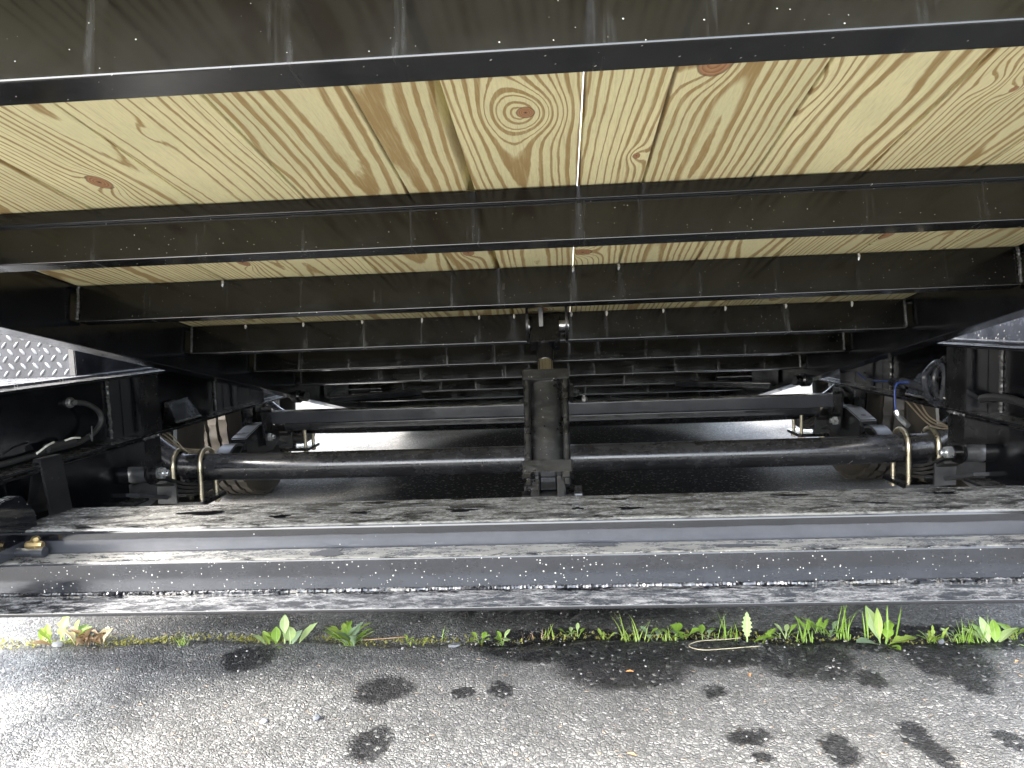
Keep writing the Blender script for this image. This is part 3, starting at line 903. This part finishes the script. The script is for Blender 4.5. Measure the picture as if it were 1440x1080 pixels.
# pivots of the deck
for s in (-1, 1):
    pv = MB().box((min(s * .80, s * .90), 2.99, .375), (max(s * .80, s * .90), 3.10, .445)).build('pivot_block', M['black'], TR, .003)
    MB().lathe([(.022, 0), (.022, .08), (.013, .081), (.013, .13)], (s * .80, 3.03, .405), (-s, 0, 0), 16).build('pivot_pin', M['dull'], pv)
    MB().prism([(0, 0), (.30, 0), (.30, .02), (0, .02)], (s * .79, 2.70, .385), (-s, .7, 0), (0, 0, 1), (0, 1, .05), .03).build('latch_arm', M['black'], pv, .002)
    MB().lathe([(.02, 0), (.024, .004), (.024, .03), (.018, .036), (.018, .06)], (s * .93, 2.72, .412), (-s, -.3, 0), 14).build('hose_clamp', M['dull'], pv)

# ---- fenders
# left: diamond plate front, smooth inner side, flat step plate
fe = MB().box((-1.086, 1.15, ZT + .0075), (-1.0485, 3.9, ZT + .0125)).box((-1.56, 1.15, ZT + .0076), (-1.0865, 1.698, ZT + .0124)).build('fender', M['rain'], TR, .001, label='left fender with diamond plate front panel')
fdir = Vector((-1, 0, 0))
fo = Vector((-1.0865, 1.700, ZT + .0126))
fn = Vector((0, -1, 0))
dpn = MB().prism([(0, 0), (.50, 0), (.50, .26), (0, .26)], fo, fdir, (0, 0, 1), -fn, .005).build('front_panel', M['plate'], fe, .001)
M['lozenge'] = plain('glint_tread_paint', (.085, .088, .092), .3, .3, .3, 80, .1)  # lighter grey puts the sky glint of the lozenges into the colour
tp = MB()
Rt = random.Random(8)
for i in range(17):
    for j in range(15):
        u = .012 + i * .0295 + (j % 2) * .0147; vv = .010 + j * .0168
        if u > .49: continue
        if vv > .25: continue
        ang = math.radians(50 if j % 2 else -50)
        L, W_ = .0105, .0038
        p = fo + fdir * u + Vector((0, 0, vv))
        a = fdir * math.cos(ang) + Vector((0, 0, 1)) * math.sin(ang)
        b = fdir * -math.sin(ang) + Vector((0, 0, 1)) * math.cos(ang)
        ring = [p + a * (L * ca) + b * (W_ * cb) + fn * .0003 for ca, cb in ((-1, 0), (-.5, -1), (.5, -1), (1, 0), (.5, 1), (-.5, 1))]
        top = [p + a * (L * ca * .7) + b * (W_ * cb * .5) + fn * .0026 for ca, cb in ((-1, 0), (-.5, -1), (.5, -1), (1, 0), (.5, 1), (-.5, 1))]
        tp.add(ring + top, [(k, (k + 1) % 6, 6 + (k + 1) % 6, 6 + k) for k in range(6)] + [tuple(range(6, 12))])
props(tp.build('tread_pattern', M['lozenge'], fe, sharp=60), kind='stuff')
MB().box((-1.084, 1.712, ZT + .0135), (-1.078, 3.8, ZT + .33)).build('side_panel', M['black'], fe, .001)
MB().box((-1.090, 1.696, ZT + .0135), (-1.074, 1.711, ZT + .33)).build('corner_post', M['black'], fe, .002)
# right: plain wet side panel
fr_ = MB().box((1.0485, 1.15, ZT + .0075), (1.108, 3.9, ZT + .013)).build('fender', M['rain'], TR, .001, label='right fender with plain rain-beaded side panel')
MB().box((1.098, 1.16, ZT + .0135), (1.104, 3.8, ZT + .33)).build('side_panel', M['rain'], fr_, .001)


# ---- wiring
def spline(pts, n=8):
    P = [Vector(p) for p in pts]
    P = [P[0] * 2 - P[1]] + P + [P[-1] * 2 - P[-2]]
    out = []
    for i in range(1, len(P) - 2):
        for k in range(n):
            t = k / n
            a, b, c, d = P[i - 1], P[i], P[i + 1], P[i + 2]
            out.append(.5 * ((2 * b) + (c - a) * t + (2 * a - 5 * b + 4 * c - d) * t * t + (3 * b - a - 3 * c + d) * t ** 3))
    out.append(P[-2])
    return out


def wire(name, pts, r, mat, parent=TR, n=8):
    return MB().tube(spline(pts), r, n).build(name, mat, parent)


RL, RR = rails[-1], rails[1]
MB().lathe([(.010, 0), (.0125, .003), (.010, .008), (.006, .010), (.006, .018)], (-1.04, 1.612, .515), (1, -.3, 0), 14).build('grommet', M['weld'], RL)
wire('cable', [(-1.03, 1.612, .515), (-1.018, 1.64, .508), (-1.012, 1.672, .487), (-1.012, 1.678, .463), (-1.016, 1.655, .44), (-1.02, 1.60, .426), (-1.025, 1.53, .424), (-1.03, 1.44, .421), (-1.032, 1.30, .419), (-1.03, 1.1, .419)], .0062, M['rubber'], RL)
wire('tape_sleeve', [(-1.02, 1.585, .430), (-1.021, 1.54, .431), (-1.022, 1.50, .430)], .010, M['rubber'], RL)
wire('white_wire', [(-1.014, 1.60, .437), (-1.011, 1.57, .441), (-1.014, 1.55, .439)], .0022, M['wire_white'], RL, 6)
wire('white_wire', [(-1.012, 1.51, .442), (-1.006, 1.48, .439), (-1.004, 1.445, .429)], .0022, M['wire_white'], RL, 6)
wire('cable_tie', [(-1.03, 1.63, .425), (-1.012, 1.63, .440), (-1.006, 1.63, .425), (-1.004, 1.63, .458)], .0018, M['rubber'], RL, 6)
for k in range(3):
    wire('brake_wire', [(-1.03, 1.93 + .02 * k, .405), (-1.02, 1.97 + .02 * k, .375), (-1.01 + .01 * k, 2.02, .345 - .006 * k), (-.985, 2.07, .328 - .004 * k), (-.975, 2.10, .325)], .0021, M['wire_brown'], RL, 6)
for k in range(3):
    wire('brake_wire', [(1.02, 2.10 + .05 * k, .40), (1.03, 2.06, .36 - .01 * k), (1.05, 1.98, .345), (1.06, 1.93, .36 + .01 * k)], .0021, M['wire_brown'], RR, 6)
# right: coil of grey hose, sleeves, blue wire
for k in range(3):
    y = 1.94 + .02 * k; rx = 1.030 - .016 * k
    wire('hose_loop', [(rx - .006, y - .040, .409), (rx - .012, y + .000, .425), (rx - .010, y + .024, .470), (rx - .004, y + .008, .520 - .012 * k), (rx, y - .022, .541 - .014 * k), (rx + .002, y - .048, .522 - .012 * k), (rx + .002, y - .058, .475), (rx, y - .045, .425)], .0085, M['hose'], RR, 10)
wire('cable', [(1.03, 1.1, .425), (1.03, 1.45, .431), (1.03, 1.60, .438), (1.028, 1.70, .447), (1.026, 1.78, .443), (1.03, 1.85, .428), (1.03, 1.93, .424)], .0095, M['rubber'], RR)
wire('cable', [(1.025, 1.93, .425), (1.015, 2.0, .432), (1.012, 2.08, .438), (1.015, 2.14, .444), (1.02, 2.2, .446)], .011, M['rubber'], RR)
wire('cable_sleeve', [(1.02, 2.16, .436), (1.022, 2.20, .438), (1.022, 2.27, .438)], .013, M['dull'], RR)
wire('blue_wire', [(1.018, 2.12, .447), (1.0, 2.135, .449), (.985, 2.152, .445), (.981, 2.158, .425), (.981, 2.158, .385), (.984, 2.158, .365)], .0030, M['wire_blue'], RR)
wire('blue_wire', [(1.02, 2.26, .441), (1.015, 2.36, .434), (1.02, 2.46, .433), (1.03, 2.55, .445)], .0028, M['wire_blue'], RR)
wire('hose_end', [(.984, 2.158, .368), (.99, 2.15, .35), (1.0, 2.12, .33)], .008, M['zinc'], RR)
wire('cable_tie', [(1.0, 1.99, .418), (.998, 1.93, .428), (.998, 1.87, .420)], .002, M['wire_white'], RR, 6)

# ------------------------------------------------------------------ plants in the seam of the asphalt
def leafmat(name, a, b, vein, trans=.35):
    t = NT(name)
    pos = t.geo('Position')
    uv = t.sep(t.n.new('ShaderNodeUVMap').outputs[0])
    n = t.noise(pos, 160, 4, .6)
    c = t.mix(n, a, b)
    mid = t.rng(t.math('ABSOLUTE', t.math('SUBTRACT', uv[0], .5)), .02, .07, 1, 0)
    rib = t.math('MULTIPLY', t.rng(t.math('PINGPONG', t.math('ADD', t.math('MULTIPLY', uv[1], 9.0), t.math('MULTIPLY', t.math('ABSOLUTE', t.math('SUBTRACT', uv[0], .5)), -5.0)), .5), .0, .1, 1, 0), .45)
    c = t.mix(t.math('MULTIPLY', t.math('MAXIMUM', mid, rib), .6), c, vein)
    c = t.mix(t.rng(t.noise(pos, 60, 3), .62, .72, 0, .5), c, (a[0] * 1.5, a[1] * 1.2, a[2]))
    t.set(Base_Color=c, Roughness=.42)
    t.bump(t.math('SUBTRACT', n, t.math('MAXIMUM', mid, rib)), .3, .0015)
    tr = t.n.new('ShaderNodeBsdfTranslucent'); t.l.new(c, tr.inputs[0])
    mx = t.n.new('ShaderNodeMixShader'); mx.inputs[0].default_value = trans
    t.l.new(t.p.outputs[0], mx.inputs[1]); t.l.new(tr.outputs[0], mx.inputs[2]); t.l.new(mx.outputs[0], t.out.inputs[0])
    return t.m


LM = {
    'lime': leafmat('lime_leaf', (.23, .33, .05), (.33, .44, .10), (.45, .55, .20)),
    'green': leafmat('green_leaf', (.16, .29, .03), (.25, .39, .06), (.35, .45, .18)),
    'pale': leafmat('pale_leaf', (.30, .42, .14), (.42, .52, .24), (.55, .62, .38)),
    'grey': leafmat('grey_green_leaf', (.20, .30, .17), (.30, .38, .25), (.42, .48, .36)),
    'brown': leafmat('withered_leaf', (.16, .10, .05), (.28, .19, .11), (.35, .26, .16), .15),
    'straw': leafmat('dry_straw', (.50, .44, .27), (.62, .55, .36), (.6, .55, .4), .15),
    'dry': leafmat('dry_stalk', (.30, .27, .18), (.40, .36, .25), (.4, .36, .25), .1),
    'moss': leafmat('moss', (.17, .17, .03), (.34, .32, .07), (.3, .3, .1), .1),
    'orange': leafmat('orange_leaf_scrap', (.50, .20, .06), (.62, .33, .14), (.6, .4, .2), .2),
}
PR = random.Random(21)


def leafgeo(mb, uvs, base, az, L, W, p0, p1, lobes=0, stalk=.2, fold=.25, bend=0.0, shape=.9):
    """one blade: az degrees from +X, pitch p0 at the root to p1 at the tip"""
    n = 8 if not lobes else 6 + lobes * 4
    base = Vector(base); p = base.copy(); a = math.radians(az)
    v, f = [], []
    st = L / n
    for i in range(n + 1):
        t = i / n
        pit = math.radians(p0 + (p1 - p0) * t)
        aa = a + math.radians(bend) * t
        d = Vector((math.cos(aa) * math.cos(pit), math.sin(aa) * math.cos(pit), math.sin(pit)))
        side = Vector((-math.sin(aa), math.cos(aa), 0))
        nrm = side.cross(d) * -1
        if t < stalk: w = W * .05 + .0006
        else:
            q = (t - stalk) / (1 - stalk)
            w = W * .5 * max(.03, math.sin(PI * min(1, q ** shape * .97 + .03))) ** .75
            if lobes: w *= 1 - .5 * abs(((q * lobes) % 1) * 2 - 1) ** 1.4
        rp = PR.uniform(-.04, .04) * W
        v += [p + side * w + nrm * (w * fold + rp), p + side * w * .5 + nrm * w * fold * .35, p.copy(), p - side * w * .5 + nrm * w * fold * .35, p - side * w + nrm * (w * fold - rp)]
        uvs += [(0, t), (.25, t), (.5, t), (.75, t), (1, t)]
        p = p + d * st
    for i in range(n):
        for k in range(4):
            f.append((i * 5 + k, i * 5 + k + 1, i * 5 + 5 + k + 1, i * 5 + 5 + k))
    mb.add(v, f)


def build_leaf(mb, uvs, name, mat, parent=None, origin=None, **k):
    me = bpy.data.meshes.new(name)
    v = [Vector(p) for p in mb.v]
    c = Vector(origin) if origin is not None else sum(v, Vector()) / len(v)
    me.from_pydata([p - c for p in v], [], mb.f)
    me.shade_smooth()
    l = me.uv_layers.new(name='UVMap')
    for lp in me.loops: l.data[lp.index].uv = uvs[lp.vertex_index]
    me.materials.append(LM[mat])
    o = bpy.data.objects.new(name, me)
    link(o, parent, c)
    return props(o, **k)


def plant(name, pos, label, cat, leaves, group=None):
    """leaves: (dx, dy, az, L, W, p0, p1, material, lobes, stalk)"""
    b = Vector((pos[0], pos[1], -.006))
    root = empty(name, b, label=label, cat=cat, group=group or ('seedlings in the asphalt seam' if name == 'seedling' else 'weeds in the asphalt seam'))
    for lf in leaves:
        dx, dy, az, L, W, p0, p1, mt = lf[:8]
        lob = lf[8] if len(lf) > 8 else 0
        stalk = lf[9] if len(lf) > 9 else .2
        mb, uvs = MB(), []
        leafgeo(mb, uvs, b + Vector((dx, dy, 0)), az, L * .9, W * .85, p0, p1, lob, stalk, bend=PR.uniform(-18, 18))
        build_leaf(mb, uvs, 'leaf', mt, root)
    return root


def tuft(pos, label, n, h, spread, mat='green', lean=0, w=.0028, group='grass tufts in the asphalt seam', dry=0):
    b = Vector((pos[0], pos[1], -.006))
    mb, uvs = MB(), []
    for i in range(n):
        az = PR.uniform(0, 360)
        p0 = PR.uniform(60, 88)
        L = h * PR.uniform(.6, 1.3)
        leafgeo(mb, uvs, b + Vector((PR.gauss(0, spread), PR.gauss(0, spread * .35), 0)), az, L, w * PR.uniform(.7, 1.3), p0, p0 - PR.uniform(10, 60), 0, 0.0, .3, PR.uniform(-25, 25), .35)
    if dry:
        root = empty('grass_tuft', b, label=label, cat='grass tuft', group=group)
        build_leaf(mb, uvs, 'green_blades', mat, root)
        mb, uvs = MB(), []
        for i in range(dry):
            leafgeo(mb, uvs, b + Vector((PR.gauss(0, spread), 0, 0)), PR.uniform(0, 360), h * PR.uniform(.6, 1.1), w * .7, PR.uniform(20, 60), PR.uniform(-5, 30), 0, 0, .2, 20, .35)
        build_leaf(mb, uvs, 'dry_blades', 'straw', root)
        return root
    return build_leaf(mb, uvs, 'grass_tuft', mat, None, b, label=label, cat='grass tuft', group=group)


# far left: yellow-green weed with withered leaves beside it
plant('weed', (-1.055, 1.535), 'bright yellow-green weed at the far left end of the mossy seam', 'weed', [
    (0, 0, 95, .075, .034, 75, 40, 'lime', 3, .25), (.01, 0, 40, .065, .040, 45, 10, 'green', 2, .2), (-.03, .004, 130, .05, .02, 70, 30, 'lime', 2, .2), (.02, .006, 70, .055, .022, 70, 45, 'lime', 3, .2), (.03, -.005, 25, .060, .040, 55, 20, 'green', 0, .25),
    (-.02, 0, 150, .055, .028, 50, 15, 'lime', 0, .3), (-.04, 0, 120, .045, .020, 60, 20, 'lime', 0, .2), (-.01, -.01, 200, .05, .024, 30, 5, 'brown', 0, .2), (.0, .01, 110, .06, .022, 70, 60, 'lime', 3, .3)])
dl = empty('withered_leaf_clump', (-.985, 1.520, -.004), label='clump of curled brown withered leaves beside the yellow-green weed', cat='dead leaves')
for k in range(16):
    mb, uvs = MB(), []
    leafgeo(mb, uvs, (-.985 + PR.uniform(-.035, .045), 1.520 + PR.uniform(-.012, .012), .0), PR.uniform(0, 360), PR.uniform(.03, .055), PR.uniform(.012, .022), PR.uniform(20, 85), PR.uniform(-60, 60), 2, .1, .8, PR.uniform(-60, 60))
    build_leaf(mb, uvs, 'leaf', 'brown' if k % 4 else 'straw', dl)
tuft((-.770, 1.512), 'tiny lime grass tuft alone on the moss between the withered leaves and the paddle-leaved weed', 16, .026, .007, 'lime')
plant('weed', (-.548, 1.510), 'weed with smooth paddle leaves and one tall pale leaf standing up', 'weed', [
    (0, .004, 98, .070, .024, 80, 62, 'pale', 0, .45), (-.012, 0, 150, .050, .026, 45, 15, 'lime', 0, .3), (-.035, 0, 195, .045, .022, 55, 25, 'pale', 0, .25), (-.03, 0, 160, .040, .020, 70, 45, 'lime', 0, .2),
    (.014, 0, 115, .048, .032, 62, 35, 'pale', 0, .25), (.016, -.002, 60, .044, .026, 50, 30, 'grey', 0, .2), (.005, -.006, 260, .03, .018, 30, 5, 'lime', 0, .3), (-.018, .002, 100, .045, .024, 66, 40, 'green', 0, .2), (.02, -.008, 285, .028, .02, 15, 0, 'green', 0, .2)])
plant('weed', (-.520, 1.514), 'single broad pale leaf slanting right beside the paddle-leaved weed', 'weed', [(0, 0, 42, .066, .032, 44, 34, 'pale', 0, .12)])
lv = []
for k in range(22):
    az = PR.uniform(0, 360)
    lv.append((PR.uniform(-.012, .012), PR.uniform(-.006, .006), az, PR.uniform(.048, .080), PR.uniform(.014, .024), PR.uniform(40, 80), PR.uniform(-5, 40), PR.choice(['green', 'lime', 'lime', 'grey']), 3, .12))
plant('weed', (-.408, 1.506), 'bushy rosette weed with many serrated leaves left of the seam centre', 'weed', lv)


def sprig(pos, label, n, h, w, mats, spread=.012, cat='seedling'):
    lv = []
    for k in range(n):
        az = 360 * k / n + PR.uniform(-30, 30)
        lv.append((PR.uniform(-spread, spread), PR.uniform(-spread, spread) * .4, az, h * PR.uniform(.9, 1.4), w * PR.uniform(.95, 1.35), PR.uniform(40, 75), PR.uniform(-10, 30), PR.choice(mats), 0, .45))
    return plant('seedling', pos, label, cat, lv)


sprig((-.272, 1.510), 'straggling yellowish seedlings in the moss just right of the bushy rosette', 9, .022, .009, ['lime', 'moss', 'lime'], .022)
tuft((-.214, 1.530), 'thin single upright grass sprout left of the flat grey stone', 3, .030, .004, 'green')
sprig((-.133, 1.514), 'small round-leaved seedling right above the flat grey stone', 6, .026, .013, ['pale', 'lime', 'green'], .006)
sprig((-.090, 1.504), 'small pale seedling with one leaf raised, second right of the grey stone', 6, .028, .012, ['pale', 'grey', 'green'], .008)
tuft((.006, 1.527), 'sparse half dry grass tuft nearly below the hydraulic cylinder', 7, .034, .008, 'lime', dry=6)
sprig((.058, 1.536), 'clover-like seedlings with tiny round leaves right of the half dry tuft', 9, .026, .010, ['green', 'pale'], .018)
tuft((-.030, 1.528), 'little bunch of reddish dry stalks left of the half dry tuft', 7, .020, .010, 'brown')
sprig((.130, 1.519), 'wiry pale sprig with curled stalks left of the fan-shaped grass tuft', 5, .026, .007, ['straw', 'lime'], .012)
tuft((.178, 1.507), 'fan-shaped bright green grass tuft, widest of the middle grasses', 18, .054, .013, 'lime', w=.0034)
sprig((.222, 1.516), 'pair of round leaves just right of the fan-shaped grass tuft', 4, .034, .016, ['green', 'grey'], .010)
tuft((.247, 1.511), 'short low grass tuft between the two round-leaved seedlings', 12, .030, .012, 'lime')
sprig((.277, 1.516), 'stacked round-leaved seedling above the left end of the straw loop', 9, .036, .020, ['green', 'grey', 'green'], .012)
sprig((.326, 1.520), 'two round leaves on a slanting stalk above the straw loop', 4, .034, .015, ['green', 'grey'], .012)
tuft((.360, 1.510), 'grass tuft with reddish dry stalks left of the scalloped upright leaf', 14, .050, .012, 'green', dry=7)
plant('weed', (.408, 1.492), 'weed with one scalloped leaf standing upright and another lying to the right', 'weed', [
    (0, .004, 80, .070, .026, 84, 74, 'pale', 6, .22), (.006, 0, 5, .066, .024, 38, -18, 'green', 6, .2), (-.014, -.006, 200, .024, .018, 20, 0, 'green', 0, .3), (.03, .004, 20, .05, .022, 55, 10, 'green', 5, .25)])
sprig((.490, 1.520), 'low four-leaved seedling right of the scalloped weed', 7, .030, .011, ['pale', 'green'], .014)
tuft((.521, 1.497), 'spiky grass tuft in front of the ferny weed', 12, .042, .009, 'green')
lv = []
for k in range(12):
    lv.append((PR.uniform(-.02, .02), PR.uniform(-.006, .006), PR.uniform(20, 160), PR.uniform(.035, .06), .012, PR.uniform(55, 85), PR.uniform(0, 40), 'green', 4, .3))
plant('weed', (.552, 1.530), 'small ferny weed with finely cut leaves behind the spiky grass', 'weed', lv)
sprig((.586, 1.528), 'bluish green small-leaved seedling between ferny weed and tallest grass', 10, .030, .012, ['grey', 'green'], .014)
tuft((.606, 1.514), 'tallest grass tuft, two upright bunches near the right end', 14, .072, .011, 'green', w=.0032)
plant('weed', (.666, 1.484), 'large broadleaf weed with grass blades in it, right of the tallest grass', 'weed', [
    (0, .006, 112, .082, .034, 62, 50, 'pale', 0, .15), (-.004, -.004, 200, .062, .040, 28, -5, 'grey', 0, .15), (.008, -.004, 0, .072, .036, 26, -6, 'lime', 2, .18), (.010, .004, 50, .058, .030, 62, 25, 'green', 2, .2),
    (.0, .008, 85, .075, .018, 78, 60, 'lime', 0, .2), (.004, -.008, 300, .04, .026, 20, 0, 'green', 0, .2), (.03, .01, 50, .085, .004, 55, 35, 'green', 0, 0), (-.02, .014, 98, .085, .005, 82, 78, 'green', 0, 0), (.018, .014, 80, .08, .005, 80, 75, 'green', 0, 0), (-.026, .014, 105, .07, .004, 85, 75, 'green', 0, 0)])
lv = [(PR.uniform(-.014, .014), PR.uniform(-.006, .006), PR.uniform(0, 360), PR.uniform(.025, .045), .010, PR.uniform(45, 80), PR.uniform(0, 40), PR.choice(['lime', 'green']), 3, .15) for k in range(12)]
plant('weed', (.771, 1.490), 'small feathery yellow-green weed right of the bare damp patch', 'weed', lv)
sprig((.812, 1.498), 'tiny pale oval-leaved seedling left of the dense grass clump', 4, .026, .010, ['pale', 'grey'], .010)
tuft((.838, 1.490), 'dense brush-like grass clump beside the pale rosette', 34, .044, .015, 'green', w=.0026)
plant('weed', (.868, 1.474), 'pale whitish rosette weed at the right end beside the dense grass clump', 'weed', [
    (0, 0, 150, .062, .026, 40, 5, 'pale', 0, .15), (0, .004, 105, .06, .024, 68, 50, 'pale', 0, .15), (.012, .004, 75, .055, .024, 70, 40, 'green', 0, .15), (.014, .002, 20, .06, .024, 50, 10, 'pale', 0, .15),
    (.006, -.006, 318, .065, .018, 12, -4, 'straw', 0, .1), (.0, -.008, 275, .035, .026, 15, 0, 'lime', 0, .15), (.012, -.004, 335, .065, .020, 15, -3, 'pale', 0, .1), (-.004, .006, 125, .05, .022, 60, 35, 'green', 0, .2)])
sprig((.922, 1.500), 'yellow-green seedling at the far right edge behind the pale rosette', 8, .038, .013, ['lime', 'green'], .014)

# moss and litter in the seam: nobody could count it
mb, uvs = MB(), []
for k in range(7000):
    x = PR.uniform(-1.25, 1.1)
    dens = .95 if x < -.55 else (.45 if x < -.2 else .30)
    dens *= .35 + .65 * (.5 + .5 * math.sin(x * 19 + 1.3 * math.sin(x * 47))) ** .8
    if PR.random() > dens: continue
    y = 1.525 - .018 * x + .012 * math.sin(x * 7) + .006 * math.sin(x * 23) + PR.gauss(0, (.011 if x < -.5 else .009) * (1 + .5 * math.sin(x * 31)))
    leafgeo_n = PR.uniform(.003, .008)
    a = PR.uniform(0, 2 * PI)
    p = Vector((x, y, -.008 + PR.uniform(0, .008)))
    d = Vector((math.cos(a), math.sin(a), PR.uniform(.1, 1.2))).normalized() * leafgeo_n
    sd2 = Vector((-math.sin(a), math.cos(a), 0)) * leafgeo_n * .28
    mb.add([p - sd2, p + sd2, p + d * .6 + sd2 * .8, p + d, p + d * .6 - sd2 * .8], [(0, 1, 2, 3, 4)])
    uvs += [(.3, 0), (.7, 0), (.8, .6), (.5, 1), (.2, .6)]
build_leaf(mb, uvs, 'moss', 'moss', None, (0, 1.52, 0), label='olive moss growing along the seam in the asphalt', cat='moss', kind='stuff')

# loose grit: uncountable
M['grit'] = plain('loose_grit', (.20, .197, .19), .6, 0, .5, 20, .1)
M['stone'] = plain('pale_stone', (.17, .175, .185), .5, 0, .25, 120, .3)
M['dark_stone'] = plain('dark_stone', (.085, .09, .10), .5, 0, .3, 120, .3)


def rock(mb, c, r, flat=.6, rnd=PR):
    bm = bmesh.new()
    bmesh.ops.create_icosphere(bm, subdivisions=1, radius=1)
    a = rnd.uniform(0, PI)
    sx, sy = r * rnd.uniform(.7, 1.3), r * rnd.uniform(.6, 1.1)
    v = []
    for q in bm.verts:
        k = rnd.uniform(.8, 1.15)
        x, y, z = q.co.x * sx * k, q.co.y * sy * k, q.co.z * r * flat * k
        v.append((c[0] + x * math.cos(a) - y * math.sin(a), c[1] + x * math.sin(a) + y * math.cos(a), c[2] + z))
    f = [tuple(w.index for w in ff.verts) for ff in bm.faces]
    bm.free()
    mb.add(v, f)


g = MB()
for k in range(1500):
    x, y = PR.uniform(-1.3, 1.1), PR.uniform(1.02, 1.85)
    if PR.random() < .35: y = 1.55 + PR.gauss(0, .06)
    rock(g, (x, y, .0005), PR.choice([.0012, .0016, .002, .0028]))
props(g.build('loose_grit', M['grit'], None, sharp=20, origin=(0, 1.4, 0)), 'fine loose grit scattered over the asphalt', 'grit', kind='stuff')


def stone(pos, r, flat, mat, label):
    g2 = MB(); rock(g2, (pos[0], pos[1], r * flat * .6), r, flat)
    props(g2.build('stone', mat, None, .001, 25), label, 'stone', 'loose stones on the asphalt')


stone((-.182, 1.487), .015, .30, M['stone'], 'flat grey stone chip at the edge of the seam')
stone((-.467, 1.195), .011, .45, M['stone'], 'pale rounded stone alone on the asphalt at lower left')
stone((-.380, 1.206), .008, .7, M['dark_stone'], 'dark bluish pebble right of the pale rounded stone')
stone((-1.045, 1.512), .020, .28, M['stone'], 'smooth white stone lying under the yellow-green weed')
stone((.775, 1.474), .010, .6, M['dark_stone'], 'black pebble in front of the small feathery weed')
for (x, y), lab in zip([(.154, 1.361), (.374, 1.337), (.861, 1.383), (.145, 1.090)], ['orange leaf scrap inside the large wet patch', 'orange leaf scrap at the lower edge of the wet patch', 'orange leaf scrap on dry asphalt at the right edge', 'orange leaf scrap nearest the camera']):
    mb, uvs = MB(), []
    leafgeo(mb, uvs, (x, y, .003), PR.uniform(0, 180), .015, .006, 8, -12, 0, .05, .6)
    build_leaf(mb, uvs, 'leaf_scrap', 'orange', None, (x, y, 0), label=lab, cat='leaf', group='orange leaf scraps on the asphalt')
# the looped dry stalk lying in front of the seam
lp = spline([(.425, 1.463, .004), (.36, 1.455, .003), (.315, 1.448, .004), (.292, 1.458, .004), (.290, 1.474, .004), (.315, 1.490, .004), (.36, 1.493, .005), (.395, 1.497, .006)], 8)
mbs = MB().tube(lp, .0010, 6)
build_leaf(mbs, [(.3, .5)] * len(mbs.v), 'straw_loop', 'dry', None, (.35, 1.47, 0), label='pale dry stalk bent into a loop on the wet asphalt', cat='straw')
mbs = MB().tube(spline([(-.395, 1.508, .006), (-.34, 1.512, .007), (-.29, 1.518, .008)], 6), .0016, 6)
build_leaf(mbs, [(.3, .5)] * len(mbs.v), 'twig', 'brown', None, (-.34, 1.512, 0), label='thin dry twig lying right of the bushy rosette', cat='twig')
